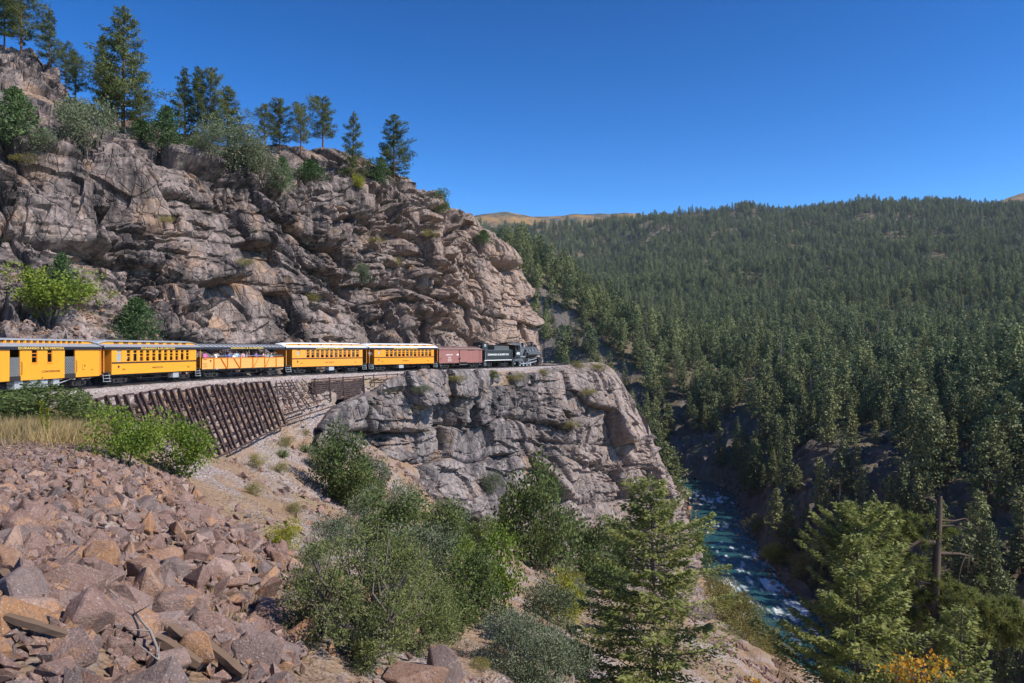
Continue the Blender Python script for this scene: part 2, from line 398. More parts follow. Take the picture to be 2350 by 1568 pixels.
# ------------------------------------------------------------------ roadbed (ballast, shoulder and the loose fill bank behind the cribbing)
def fill_drop(Y): return np.interp(Y, [40, 49, 53, 60, 72, 84, 92], [.2, .6, 4.6, 5.4, 5.0, 4.2, .5])
def build_roadbed():
    ss = np.arange(0, TS[-1], .45); secs = []
    for s in ss:
        c = tpos(s); d = tdir(s); rt = np.array([d[1], -d[0]]); wY = float(shoulder_w(c[1])); dr = float(fill_drop(c[1]))
        deep = .3 * float(sstep(50, 54, c[1]) * sstep(92, 86, c[1]))
        offs = [(-9, -.75), (-4, -.5), (-2.2, -.46), (-1.25, -.16), (0, -.15), (1.25, -.16), (2.1, -.42), ((2.1 + wY) / 2, -.48), (wY - .3, -.52), (wY, -.62),
                (wY + .07 * dr + .1 - deep, -.6 - .25 * dr), (wY + .17 * dr + .1 - deep, -.6 - .5 * dr), (wY + .3 * dr + .1 - deep, -.6 - .8 * dr), (wY + .4 * dr + .2 - deep, -.8 - 1.15 * dr), (wY + .45 * dr + .3, -2.0 - 1.3 * dr)]
        secs.append([(*(c + rt * a), z) for a, z in offs])
    secs = np.array(secs)
    secs = np.swapaxes(catmull(np.swapaxes(secs, 0, 1), 85), 0, 1)
    nr, nc = secs.shape[:2]; V = secs.reshape(-1, 3)
    dz = .05 * fbm(V * 1.3, 3, 40) + .035 * vnoise(V * 6, 44)
    j = np.tile(np.arange(nc), nr); m = sstep(53, 61, j)
    bv, be = blocks(V / .55, 46)
    V[:, 2] += dz * (1 - .6 * sstep(17, 25, j) * sstep(41, 34, j)); V[:, 0] += m * .22 * bv
    o = add_obj('railway_embankment', np_mesh('railway_embankment', V, grid_faces(nr, nc)[:, ::-1], [MAT['ballast_gravel'], MAT['slope_ground']], (np.tile(np.arange(nc - 1), nr - 1) > 52).astype(int), smooth=False))
    tag(o, 'pale gravel railway bed curving along the ledge', kind='structure')
build_roadbed()

# ------------------------------------------------------------------ the cliffs
def cliff(name, cols, nr, nc, mat, label, seed, amp=1.0, strata=0.0, fade_rows=None, flip=1, cfade=None):
    g = catmull(np.array(cols), nc)                       # (nc, rows, 3)
    g = np.swapaxes(catmull(np.swapaxes(g, 0, 1), nr), 0, 1)   # (nc, nr, 3)
    du = np.gradient(g, axis=0); dv = np.gradient(g, axis=1)
    n = np.cross(du, dv); n *= flip / (np.linalg.norm(n, axis=2, keepdims=True) + 1e-9)
    V = g.reshape(-1, 3).copy(); n = n.reshape(-1, 3)
    t = np.tile(np.linspace(0, 1, nr), nc)
    fade = np.ones(len(V)) if fade_rows is None else np.interp(t, *fade_rows)
    if cfade is not None: fade = fade * np.interp(np.repeat(np.linspace(0, 1, nc), nr), *cfade)
    wv = .12 * np.stack([fbm(V / 2.6, 3, seed + 1), fbm(V / 2.6, 3, seed + 2), fbm(V / 2.6, 3, seed + 3)], 1)
    wv += 1.9 * np.stack([fbm(V / 14, 2, seed + 61), fbm(V / 14, 2, seed + 62), fbm(V / 14, 2, seed + 63)], 1)
    q = V + wv
    along = q[:, 0] * .6 + q[:, 1] * .8; acr = q[:, 0] * .8 - q[:, 1] * .6; zz = q[:, 2] + .1 * along
    D = 1.0 * fbm(V / 19, 2, seed + 5)
    broken = np.clip(.62 + 1.1 * fbm(V / 12, 2, seed + 6), .22, 1)
    v_, e_, r_ = joints((along + .25 * q[:, 2]) / 5.6, acr / 14, (zz) / 5.0, seed + 11, 1.15)
    D += 1.25 * v_ - .9 * np.exp(-e_ * 5.3 / .26); b1 = np.clip(broken * (.35 + r_ * 1.1), 0, 1)
    v_, e_, r_ = joints((along - .3 * q[:, 2]) / 2.2, acr / 6, (zz - .06 * along) / 2.1, seed + 22, 1.5)
    D += b1 * (.9 * v_ - .6 * np.exp(-e_ * 2.1 / .18)); b2 = np.clip(b1 * (.2 + 1.3 * r_), 0, 1)
    v_, e_, r_ = joints((along + .12 * q[:, 2]) / 1.2, acr / 3, (zz + .12 * along) / 1.0, seed + 33, 1.5)
    D += b2 * (.42 * v_ - .3 * np.exp(-e_ * 1.2 / .14))
    bv, be = blocks(np.stack([along, acr, zz], 1) / np.array([4.5, 5, 3.6]), seed + 44)
    D += .4 * bv
    bv, be = blocks(np.stack([along, acr, zz], 1) / np.array([1.1, 1.4, .8]), seed + 45)
    D += .13 * b1 * bv
    if strata:
        ph = zz / 1.35 + .5 * fbm(V / 9, 3, seed + 8); k = np.floor(ph)
        st = h01(k.astype(np.int64), k.astype(np.int64) * 0, k.astype(np.int64) * 0, seed + 3) * 2 - 1
        fr = ph - k
        msk = np.clip(fbm(V / 15, 2, seed + 9) * 1.6 + .3, 0, 1)
        D += strata * msk * (st * .8 + .45 * (np.abs(fr - .5) * -2 + .6))
    D += .05 * fbm(V * 1.2, 3, seed + 60)
    V += n * (D * amp * fade)[:, None]
    me = np_mesh(name, V, grid_faces(nc, nr), [MAT[mat]])
    o = add_obj(name, me); tag(o, label, kind='structure')
    return o, V.reshape(nc, nr, 3)
# columns of (u, v, depth) picked on the photograph, foot to ridge to the far side
def ucol(pts): return [p if len(p) == 4 else P(*p) for p in pts]
def off(s_y, side, z):            # a point beside the line, given the depth on the line
    i = np.argmin(np.abs(TRK[:, 1] - s_y)); c = TRK[i]; d = tdir(TS[i]); rt = np.array([d[1], -d[0]])
    return np.array([*(c + rt * side), z])
U_COLS = []
def up_col(yt, base, top, ridge, back, mid=.5, bulge=0.0):
    b, t_, r_ = P(*base), P(*top), P(*ridge)
    m1 = b + (t_ - b) * .33; m2 = b + (t_ - b) * .68
    m1[:2] += (np.array([.8, -.6]) * (bulge - .6)); m2[:2] += np.array([.8, -.6]) * (bulge + .5)
    h1 = t_ + (r_ - t_) * .5; bk = r_ + np.array([-6, 20, back])
    U_COLS.append([off(yt, -2.6, -.75), b, m1, m2, t_, h1, r_, bk])
up_col(40, (-260, 730, 60), (-260, 270, 74), (-300, 60, 112), -6)
up_col(46, (-130, 735, 63), (-130, 290, 77), (-140, 90, 112), -6)
up_col(52, (0, 745, 66), (0, 312, 80), (0, 122, 110), -6)
up_col(57, (105, 755, 69), (105, 325, 83), (100, 152, 112), -6)
up_col(60, (200, 765, 72), (200, 345, 86), (175, 235, 113), -6)
up_col(66, (300, 790, 76), (300, 352, 89), (290, 290, 115), -6)
up_col(71, (400, 815, 80), (400, 367, 92), (400, 322, 118), -6)
up_col(78, (500, 835, 86), (500, 385, 97), (500, 333, 121), -6)
up_col(84, (600, 850, 92), (600, 415, 102), (600, 338, 123), -6)
up_col(91, (700, 852, 98), (700, 430, 108), (690, 345, 125), -6)
up_col(98, (800, 852, 104), (800, 432, 115), (780, 362, 127), -6)
up_col(104, (880, 850, 109), (880, 428, 122), (860, 412, 130), -6)
up_col(109, (955, 848, 114), (955, 445, 128), (945, 430, 136), -6)
up_col(114, (1015, 847, 118.5), (1010, 480, 132), (1000, 462, 140), -6)
up_col(119, (1070, 845, 123), (1065, 522, 136), (1055, 502, 143), -6)
up_col(125, (1125, 842, 129), (1120, 562, 139), (1110, 545, 146), -6)
up_col(131, (1175, 840, 135), (1168, 600, 142), (1156, 585, 149), -6)
up_col(137, (1212, 838, 141), (1205, 668, 145), (1192, 640, 152), -6)
up_col(143, (1236, 836, 147), (1230, 722, 149), (1212, 690, 155), -5)
up_col(149, (1240, 834, 154), (1226, 720, 156), (1200, 700, 161), -5)
up_col(156, (1215, 832, 163), (1195, 700, 165), (1165, 700, 170), -5)
up_col(163, (1140, 830, 175), (1100, 690, 178), (1090, 690, 185), -5)
UP, UPG = cliff('cliff', U_COLS, 430, 900, 'cliff_rock', 'high fractured grey and tan granite cliff above the train', 100, 1.0, .15,
           ([0, .1, .17, .55, .62, .8, 1], [.12, .45, 1.0, 1.0, .8, .55, .5]))
L_COLS = []
def lo_col(back, brow, toe, b1=0.0, b2=0.0):
    a = P(*back) if len(back) == 3 else np.array(back[1:]); b = P(*brow); t_ = P(*toe)
    m1 = b + (t_ - b) * .3; m2 = b + (t_ - b) * .66
    m1[:2] += np.array([-.6, .8]) * (1.6 + b1); m2[:2] += np.array([-.6, .8]) * (2.2 + b2)
    un = t_ + np.array([2.5, -5, -9])
    L_COLS.append([a, (a + b) / 2 + np.array([0, 0, .15]), b, m1, m2, t_, un])
lo_col((703, 1035, 84), (706, 1045, 82), (703, 1080, 78), -1.4, -1.9)
lo_col((745, 950, 86), (750, 968, 84), (745, 1010, 80), -1, -1.5)
lo_col((800, 915, 92), (800, 932, 89), (795, 1060, 83), -.5, -1)
lo_col((850, 893, 97), (855, 905, 94), (850, 1120, 88), 0, -.5)
lo_col((885, 868, 101), (890, 880, 98), (885, 1145, 91), .2, 0)
lo_col((930, 862, 103), (932, 868, 101), (925, 1165, 94), .5, .5)
lo_col((1000, 858, 109), (1004, 867, 107), (1000, 1195, 100), .4, .6)
lo_col((1075, 856, 116), (1080, 866, 113), (1080, 1210, 106), 1.2, 1)
lo_col((1150, 851, 123), (1160, 866, 120), (1160, 1218, 111), 1.4, 1)
lo_col((1220, 846, 130), (1235, 866, 127), (1240, 1235, 116), 1, .5)
lo_col((1290, 840, 138), (1305, 866, 134), (1320, 1262, 122), .5, 0)
lo_col((1340, 832, 146), (1365, 868, 140), (1395, 1285, 127), 0, -.5)
lo_col((1385, 834, 152), (1425, 886, 145), (1460, 1300, 133), -.8, -1)
lo_col((1420, 862, 157), (1462, 948, 149), (1510, 1310, 139), -2, -2)
lo_col((1450, 920, 161), (1500, 1028, 152), (1545, 1310, 144), -2.6, -2.4)
lo_col((1480, 985, 166), (1530, 1105, 155), (1562, 1305, 150), -2.6, -2.4)
lo_col((1490, 1005, 175), (1540, 1130, 162), (1572, 1300, 158), -2.6, -2.4)
lo_col((1480, 960, 190), (1525, 1100, 180), (1565, 1270, 178), -2, -2)
lo_col((1440, 930, 210), (1470, 1050, 205), (1520, 1220, 205), -2, -2)
LO, LOG = cliff('lower_cliff', L_COLS, 350, 620, 'lower_cliff_rock', 'grey granite cliff dropping from the railway ledge to the river', 300, 1.15, .1,
           ([0, .2, .33, .45, 1], [.04, .1, .42, 1.0, 1.0]), flip=-1, cfade=([0, .1, .22, 1], [.25, .3, 1, 1]))

# ------------------------------------------------------------------ far valley side, river, distant hills
RIV = catmull(np.array([(57, 20), (57, 90), (57, 150), (58, 200), (66, 250), (76, 300), (79, 335), (66, 372), (30, 405), (-40, 440), (-150, 480)], float), 400)
RIVW = np.interp(np.linspace(0, 10, 400), [0, 2, 3, 4, 5, 6, 7, 10], [8, 8.2, 7.2, 7, 8.5, 9, 10, 10])
def river_d(X, Y):
    d = np.full(X.shape, 1e9); side = np.zeros(X.shape)
    for i in range(0, 399, 3):
        a, b = RIV[i], RIV[min(i + 3, 399)]; t_ = b - a; L2 = t_ @ t_
        k = np.clip(((X - a[0]) * t_[0] + (Y - a[1]) * t_[1]) / L2, 0, 1)
        dx, dy = X - (a[0] + k * t_[0]), Y - (a[1] + k * t_[1]); dd = np.hypot(dx, dy)
        s_ = np.sign(t_[1] * dx - t_[0] * dy); m = dd < d
        d = np.where(m, dd, d); side = np.where(m, s_, side)
    return d, side
def valley_z(X, Y):
    d, side = river_d(X, Y)
    p = np.stack([X, Y, X * 0], 1)
    dn = np.maximum(d + fbm(p / 60, 3, 71) * np.minimum(.25 * d, 14), 0)
    dn = np.where(d < 12, d, dn)
    z = np.interp(dn, [0, 7, 11, 20, 40, 60, 110, 330, 720, 1400, 1900, 2150, 2600], [-58, -56.5, -53.5, -42, -27, -22, -16, 4, 60, 226, 385, 425, 380])
    z = z + fbm(p / 130, 4, 72) * np.interp(d, [0, 30, 150, 600, 1500], [0, 1.5, 5, 10, 18])
    # spur standing beyond the cliff nose, and the saddle left of the far ridge
    z = z + 78 * np.exp(-((X + 15) / 90) ** 2 - ((Y - 545) / 125) ** 2) * sstep(20, 90, d)
    k = X / np.maximum(Y, 1)
    far = sstep(1100, 1900, Y)
    z = z + far * np.interp(k, [-.08, 0, .05, .12, .16, .3, .45, .64, .8], [-20, -20, -24, -26, -8, -8, -26, -48, -60])
    return z
def build_valley():
    ks = np.linspace(-.16, .82, 230); ys = np.concatenate([np.linspace(60, 420, 190), np.geomspace(424, 2900, 170)])
    K, Y = np.meshgrid(ks, ys); X = np.where(Y < 240, 49 + (K + .16) / .98 * (.82 * Y + 60), K * Y); X = np.where(Y < 240, X, X)
    sm = sstep(240, 340, Y)
    X = (49 + (K + .16) / .98 * (.82 * 240 + 60)) * (1 - sm) + K * Y * sm
    X, Y = X.ravel(), Y.ravel(); Z = valley_z(X, Y)
    V = np.stack([X, Y, Z], 1); d, side = river_d(X, Y)
    bv, be = blocks(V / np.array([9, 9, 7.]), 55); b2, e2 = blocks(V / np.array([3.5, 3.5, 3.]), 56)
    m = sstep(8, 16, d) * sstep(75, 40, d)
    V += m[:, None] * ((2.4 * bv - 1.2 * np.exp(-be * 8)) + .9 * b2)[:, None] * np.array([-.5, -.3, .6])
    # rock outcrops poking through the forest
    oc = np.clip(fbm(V / 70, 3, 58) * 2.2 - 1.1, 0, 1) * sstep(60, 90, d) * sstep(900, 500, Y)
    V[:, 2] += oc * (5 + 4 * bv)
    o = add_obj('forest_hillside', np_mesh('forest_hillside', V, grid_faces(len(ys), len(ks)), [MAT['forest_floor']], smooth=False))
    tag(o, 'dark rocky forested valley side across the river', kind='structure')
    return V
VALLEY = build_valley()
def build_far_hills():
    k = N('aspen_hill'); p = k.pos()
    col = k.mix(k.ramp(k.noise(p, .006, 6, .7), [(.42, 0.0), (.56, 1.0)]), (.06, .07, .045), (.33, .19, .06))
    col = k.mix(k.ramp(k.noise(p, .02, 6, .75), [(.5, 0.0), (.66, .8)]), col, (.26, .15, .06))
    k.color(col); k.bump(k.noise(p, .03, 8, .7), 12, 1); k.set(.95, .1)
    def hill(u0, u1, peaks, Y, dep, lab):
        us = np.linspace(u0, u1, 90); pv = np.interp(us, *zip(*peaks)) + 1.2 * fbm(np.stack([us / 12, us * 0, us * 0], 1), 3, 5)
        V = []
        for t_ in np.linspace(0, 1, 30):
            yy = Y - dep * (1 - t_)
            for u_, v_ in zip(us, pv):
                q = P(u_, v_, Y); V.append((q[0], yy, -100 + (q[2] + 100) * math.sin(t_ * math.pi / 2)))
        for t_ in np.linspace(0, 1, 8)[1:]:
            for u_, v_ in zip(us, pv): q = P(u_, v_, Y); V.append((q[0], Y + dep * t_, q[2] - 500 * t_))
        V = np.array(V); V[:, 2] += 9 * fbm(V / 160, 4, 77)
        o = add_obj('distant_hill', np_mesh('distant_hill', V, grid_faces(37, 90), [MAT['aspen_hill']], smooth=True)); tag(o, lab, kind='structure')
    hill(960, 1560, [(960, 520), (1060, 507), (1110, 500), (1160, 492), (1210, 500), (1260, 503), (1330, 497), (1420, 492), (1560, 505)], 4600, 1200, 'far hill golden with autumn aspens, left of the forest ridge')
    hill(2150, 2560, [(2150, 500), (2260, 472), (2330, 451), (2420, 430), (2560, 420)], 4300, 1100, 'far hill golden with autumn aspens at the right edge')
build_far_hills()
def build_river():
    k = N('river_water'); p = k.pos()
    at = k.n('ShaderNodeAttribute', attribute_name='foam')
    fo = k.math('MULTIPLY', at.outputs['Fac'], 1.0)
    deep = k.mix(k.noise(p, .09, 4), (.012, .055, .068), (.035, .11, .105))
    k.color(k.mix(fo, deep, (.8, .84, .85)))
    k.l(k.ramp(fo, [(0, .12), (1, .8)]), k.bs.inputs['Roughness'])
    k.bs.inputs['Specular IOR Level'].default_value = .5; k.bs.inputs['IOR'].default_value = 1.33
    k.bump(k.noise(k.pos((1, .45, 1)), 1.3, 6, .65), .35, .8)
    nl, nw = 620, 44
    c = np.stack([np.interp(np.linspace(0, 399, nl), np.arange(400), RIV[:, i]) for i in (0, 1)], 1)
    d = np.gradient(c, axis=0); d /= np.linalg.norm(d, axis=1, keepdims=True); rt = np.stack([d[:, 1], -d[:, 0]], 1)
    hw = np.interp(np.linspace(0, 399, nl), np.arange(400), RIVW) + 4
    t_ = np.linspace(-1, 1, nw)
    XY = c[:, None] + rt[:, None] * (hw[:, None] * t_)[:, :, None]
    S = np.concatenate([[0], np.cumsum(np.linalg.norm(np.diff(c, axis=0), axis=1))])
    X, Y = XY[..., 0].ravel(), XY[..., 1].ravel(); q = np.stack([X, Y, X * 0], 1)
    fl = np.stack([np.tile(t_, nl) * np.repeat(hw, nw), np.repeat(S, nw) * .45, X * 0], 1)
    def rap(y0, w_): return np.exp(-((Y - y0) / w_) ** 2)
    rapids = np.clip(1.0 * rap(176, 9) + .95 * rap(196, 10) + .5 * rap(160, 8) + .65 * rap(225, 12) + .8 * rap(318, 24) + .4 * rap(262, 12) + .02, 0, 1.1)
    wv = .16 * fbm(fl / 1.1, 3, 81) + .3 * rapids * np.abs(fbm(fl / 1.9, 3, 84)); Z = -55 + wv
    fm = fbm(fl / np.array([1.1, 2.6, 1]), 4, 90, .65) + .55 * fbm(fl / 6.5, 2, 95)
    foam = np.clip((fm - (1.2 - 1.25 * rapids)) * 1.2, 0, .9)
    me = np_mesh('river', np.stack([X, Y, Z], 1), grid_faces(nl, nw), [k.m], smooth=True)
    a = me.attributes.new('foam', 'FLOAT', 'POINT'); a.data.foreach_set('value', foam.astype(np.float32))
    tag(add_obj('river', me), 'dark blue river with white rapids in the canyon', kind='structure')
build_river()
# ------------------------------------------------------------------ railway track
paint('rail_steel', (.07, .055, .05), .5, .2, .5, .6)
paint('old_timber', (.10, .075, .06), .9, .3)
def build_track():
    root = empty('railway_track'); tag(root, 'narrow gauge railway track curving round the cliff', kind='structure')
    ss = np.arange(6, TS[-1] - 1, .7)
    for side in (-.457, .457):
        pts = []
        for s in ss:
            c = tpos(s); d = tdir(s); q = c + np.array([d[1], -d[0]]) * side; pts.append((q[0], q[1]))
        m = MB()
        secs = []
        for (x, y), s in zip(pts, ss):
            d = tdir(s); r_ = np.array([d[1], -d[0]])
            secs.append([(x + r_[0]*a, y + r_[1]*a, z) for a, z in ((-.06,-.13),(.06,-.13),(.06,-.1),(.012,-.09),(.012,-.04),(.034,-.035),(.034,0),(-.034,0),(-.034,-.035),(-.012,-.04),(-.012,-.09),(-.06,-.1))])
        m.loft(secs, closed=True); m.build('rail', MAT['rail_steel'], root)
    tie = MB().box(-.1, .1, -.95, .95, -.3, -.118); proto = None
    for i, s in enumerate(np.arange(s_at(-31, 40), TS[-1] - 4, .62)):
        c = tpos(s); d = tdir(s)
        if proto is None: proto = tie.build('tie', MAT['old_timber'], root); o = proto
        else: o = bpy.data.objects.new('tie', proto.data); COL.objects.link(o); o.parent = root
        o.location = (c[0], c[1], random.uniform(-.012, .004)); o.rotation_euler = (0, 0, math.atan2(d[1], d[0]) + random.uniform(-.03, .03))
random.seed(3); build_track()

# ------------------------------------------------------------------ train materials
YEL = paint('coach_yellow', (.80, .33, .022), .42, .05, gr=.28)
YEL2 = paint('coach_orange_yellow', (.78, .29, .012), .42, .05, gr=.28)
YEL3 = paint('coach_pale_yellow', (.80, .31, .035), .42, .06, gr=.28)
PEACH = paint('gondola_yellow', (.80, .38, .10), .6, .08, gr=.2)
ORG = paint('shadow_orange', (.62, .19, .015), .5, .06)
BLK = paint('letterboard_black', (.018, .02, .028), .4, .2)
DRK = paint('underframe_black', (.022, .02, .02), .6, .3)
ROOFG = paint('roof_grey', (.30, .31, .34), .4, .12)
ROOFW = paint('roof_white', (.74, .76, .78), .4, .06)
STEEL = paint('silver_metal', (.42, .44, .46), .45, .15, metal=.3)
BOXR = paint('boxcar_brown', (.30, .125, .11), .7, .12)
BOXD = paint('boxcar_roof_brown', (.25, .15, .135), .7, .2)
ENG = paint('engine_black', (.016, .017, .02), .36, .25, .5)
ENG2 = paint('smokebox_grey', (.10, .105, .11), .45, .2, .5)
GOLD = paint('lettering_gold', (.85, .55, .10), .4, .02, gr=0)
WHT = paint('lettering_white', (.85, .85, .82), .5, .02, gr=0)
LDK = paint('lettering_dark', (.05, .03, .015), .5, .02, gr=0)
INT = paint('interior_wood', (.10, .05, .025), .6, .2)
COAL = paint('coal', (.012, .012, .013), .5, .3)
RUST = paint('rusty_steel', (.062, .036, .034), .8, .3)
k = N('window_glass'); k.color((.01, .012, .014)); k.set(.06, .6); k.bs.inputs['Alpha'].default_value = .55
GLS = k.m
k = N('frosted_glass'); k.color((.30, .36, .38)); k.set(.35, .5); FRG = k.m

def text(parent, body, size, x, z, y, mat, stretch=1.0, name='lettering', serif=True):
    cu = bpy.data.curves.new('t', 'FONT'); cu.body = body; cu.size = size; cu.align_x = 'CENTER'; cu.align_y = 'CENTER'; cu.extrude = .004
    cu.offset = size * .018; cu.space_character = 1.08
    o = bpy.data.objects.new('t', cu); COL.objects.link(o)
    me = bpy.data.meshes.new_from_object(o.evaluated_get(bpy.context.evaluated_depsgraph_get())); bpy.data.objects.remove(o); bpy.data.curves.remove(cu)
    me.materials.clear(); me.materials.append(mat); me.name = name
    n = len(me.vertices); co = np.empty(n * 3, np.float32); me.vertices.foreach_get('co', co); co = co.reshape(-1, 3)
    out = np.stack([co[:, 0] * stretch + x, -co[:, 2] + y, co[:, 1] + z], 1)
    lab = np.arange(n); ed = np.empty(len(me.edges) * 2, np.int32); me.edges.foreach_get('vertices', ed); ed = ed.reshape(-1, 2)
    while True:                                  # one object for each letter
        m_ = np.minimum(lab[ed[:, 0]], lab[ed[:, 1]]); old = lab.copy()
        np.minimum.at(lab, ed[:, 0], m_); np.minimum.at(lab, ed[:, 1], m_)
        if (old == lab).all(): break
    polys = [tuple(p_.vertices) for p_ in me.polygons]; root_ = None
    holder = empty(name); holder.parent = parent
    for l in np.unique(lab):
        idx = np.where(lab == l)[0]; mp = {int(i): j for j, i in enumerate(idx)}
        lm = bpy.data.meshes.new('letter'); lm.from_pydata(out[idx].tolist(), [], [tuple(mp[i] for i in p_) for p_ in polys if lab[p_[0]] == l]); lm.materials.append(mat); lm.update()
        add_obj('letter', lm, holder)
    bpy.data.meshes.remove(me)
    return holder

def wheel_mesh(r_=.38):
    m = MB(); 
    m.cyl((0, -.06, 0), (0, .06, 0), r_, n=20); m.cyl((0, .06, 0), (0, .09, 0), r_ + .03, n=20); m.cyl((0, -.1, 0), (0, -.055, 0), .1, n=10)
    return m
def truck(parent, x, wb=1.5, r_=.36):
    t = MB()
    for sy in (-1, 1):
        y = sy * .86
        t.box(-wb/2 - .3, wb/2 + .3, y - .05, y + .05, r_ + .06, r_ + .16); t.box(-wb/2 - .1, wb/2 + .1, y - .04, y + .04, r_ - .2, r_ - .12)
        for dx in (-wb/2, wb/2): t.box(dx - .13, dx + .13, y - .09, y + .09, r_ - .14, r_ + .15)
        for dx in (-.22, 0, .22): t.cyl((dx, y, r_ - .14), (dx, y, r_ + .08), .07, n=8)
    t.box(-.16, .16, -.85, .85, r_, r_ + .22)
    o = t.build('truck', DRK, parent, loc=(x, 0, 0))
    for dx in (-wb/2, wb/2):
        for sy in (-1, 1):
            wm = wheel_mesh(r_); w_ = wm.build('wheel', DRK, o, loc=(dx, sy * .5, r_))
            if sy > 0: w_.rotation_euler = (0, 0, math.pi)
    return o
def place(root, s_mid, L):
    a = tpos(s_mid - L * .33); b = tpos(s_mid + L * .33); d = b - a
    c = (a + b) / 2; root.location = (c[0], c[1], 0); root.rotation_euler = (0, 0, math.atan2(d[1], d[0]))

def window(parent, x, w_, z0, z1, y, mat, sash=True, glass=GLS, rows=2):
    m = MB(); t = .045
    m.box(x - w_/2, x - w_/2 + t, y, y + .05, z0, z1); m.box(x + w_/2 - t, x + w_/2, y, y + .05, z0, z1)
    m.box(x - w_/2 + t, x + w_/2 - t, y + .002, y + .048, z0, z0 + t); m.box(x - w_/2 + t, x + w_/2 - t, y + .002, y + .048, z1 - t, z1)
    if rows >= 2: m.box(x - w_/2 + t, x + w_/2 - t, y + .002, y + .048, z0 + (z1 - z0) * .68, z0 + (z1 - z0) * .68 + .055)
    if rows >= 3: m.box(x - w_/2 + t, x + w_/2 - t, y + .002, y + .048, z0 + (z1 - z0) * .42, z0 + (z1 - z0) * .42 + .05)
    o = m.build('window', mat, parent)
    gz0 = z0 + (z1 - z0) * (.44 if rows == 3 else 0) + t
    MB().box(x - w_/2 + t, x + w_/2 - t, y + .02, y + .028, gz0, z1 - t).build('pane', glass, o)
    return o

def roof_coach(root, L, mat_low, mat_up, wallmat, n_cl, cl_w, eave=2.98, solid_cl=False):
    hl = L / 2 + .05
    xs = [-hl, -hl + .15, -hl + .5, -hl + .9, -hl + 1.3] + [hl - 1.3, hl - .9, hl - .5, hl - .15, hl]
    hh = [0, .08, .17, .225, .24, .24, .225, .17, .08, 0]
    lo = MB(); up = MB(); cl = MB()
    for sy in (-1, 1):
        secs = []
        for x, h in zip(xs, hh):
            dro = -.05 if abs(abs(x) - hl) < .01 else 0
            secs.append([(x, sy * y, z + dro) for y, z in ((1.36, eave - .02), (1.38, eave + .02), (1.2, eave + .11), (1.0, eave + .18), (.8, eave + .225), (.3, eave + .225))])
        lo.loft(secs)
    ups = []
    for x, h in zip(xs, hh):
        zb = eave + .2 + h * .93
        ups.append([(x, y, zb + dz) for y, dz in ((-.86, -.015), (-.88, .02), (-.6, .085), (-.3, .12), (0, .135), (.3, .12), (.6, .085), (.88, .02), (.86, -.015))])
    lo.build('roof', mat_low, root, smooth=False)
    up.loft(ups); u_ = up.build('upper_roof', mat_up, root, smooth=True)
    for sy in (-1, 1):
        cl.loft([[(x, sy * .78, eave + .2), (x, sy * .78, eave + .2 + h * .93)] for x, h in zip(xs, hh)])
    c = cl.build('clerestory', wallmat, root)
    step = (L - 3.2) / n_cl
    for i in range(n_cl):
        x = -(L - 3.2) / 2 + (i + .5) * step
        MB().box(x - cl_w/2, x + cl_w/2, -.80, -.76, eave + .255, eave + .40).build('clerestory_window', GLS if not solid_cl else DRK, c)
    for i, x in enumerate((-L * .43, L * .36)):
        v_ = MB().cyl((x, -.55 * (1 if i == 0 else -1), eave + .2), (x, -.55 * (1 if i == 0 else -1), eave + .5), .045, n=8)
        v_.box(x - .12, x + .12, -.62 if i == 0 else .5, -.48 if i == 0 else .62, eave + .5, eave + .56); v_.build('roof_vent', STEEL, root)
    lb = MB()
    for sy in (-1, 1): lb.box(-hl + .02, hl - .02, sy * 1.335 - .02, sy * 1.335 + .02, eave - .21, eave - .03)
    for sx in (-1, 1): lb.box(sx * (hl - .05) - .03, sx * (hl - .05) + .03, -1.31, 1.31, eave - .2, eave + .1)
    lb.build('letterboard', BLK, root)

def steps_and_ends(root, L, half, mat, wallmat):
    for sx in (-1, 1):
        xe = sx * (half + .02); xo = sx * (L / 2 - .02)
        MB().box(min(xe, xo), max(xe, xo), -1.2, 1.2, .98, 1.06).build('platform', DRK, root)
        st = MB(); xm = (xe + xo) / 2
        for k_, (z, o_) in enumerate(((.78, 0), (.55, .08), (.32, .16))):
            st.box(xm - .36, xm + .36, -1.26 - o_ * .3, -1.0 - o_ * .3, z, z + .035)
        for dx in (-.37, .37): st.bar((xm + dx, -1.1, 1.0), (xm + dx, -1.2, .3), .035)
        st.build('steps', STEEL, root)
        rl = MB()
        for z in (1.3, 1.6, 1.95): rl.bar((xo, -1.15, z), (xo, 1.15, z), .03)
        for y in (-1.15, -.75, -.35, .35, .75, 1.15): rl.bar((xo, y, 1.05), (xo, y, 1.95), .025)
        rl.bar((xo - sx * .02, -1.15, 1.05), (xo - sx * .02, -.35, 1.9), .025); rl.cyl((xo, -.6, 1.9), (xo, -.6, 2.15), .02)
        rl.build('end_railing', DRK, root)
        MB().bar((xo - sx * .06, -1.2, 1.0), (xo - sx * .06, -1.2, 2.8), .06).build('corner_post', mat, root)
        cp = MB().box(min(xo, xo + sx * .36), max(xo, xo + sx * .36), -.09, .09, .62, .82); cp.build('coupler', DRK, root)

def underframe(root, half, boxmat=STEEL, seed=0):
    u_ = MB(); u_.box(-half, half, -1.05, 1.05, .72, .86)
    for y in (-.95, -.5, .5, .95): u_.tube([(-half + 2.6, y, .72), (-half * .32, y, .42), (half * .32, y, .42), (half - 2.6, y, .72)], .022, 5)
    for x in (-half * .32, half * .32): u_.box(x - .05, x + .05, -1.0, 1.0, .44, .72)
    u_.cyl((half * .12, -.3, .55), (half * .12 + 1.1, -.3, .55), .2, n=12)
    u_.build('underframe', DRK, root)

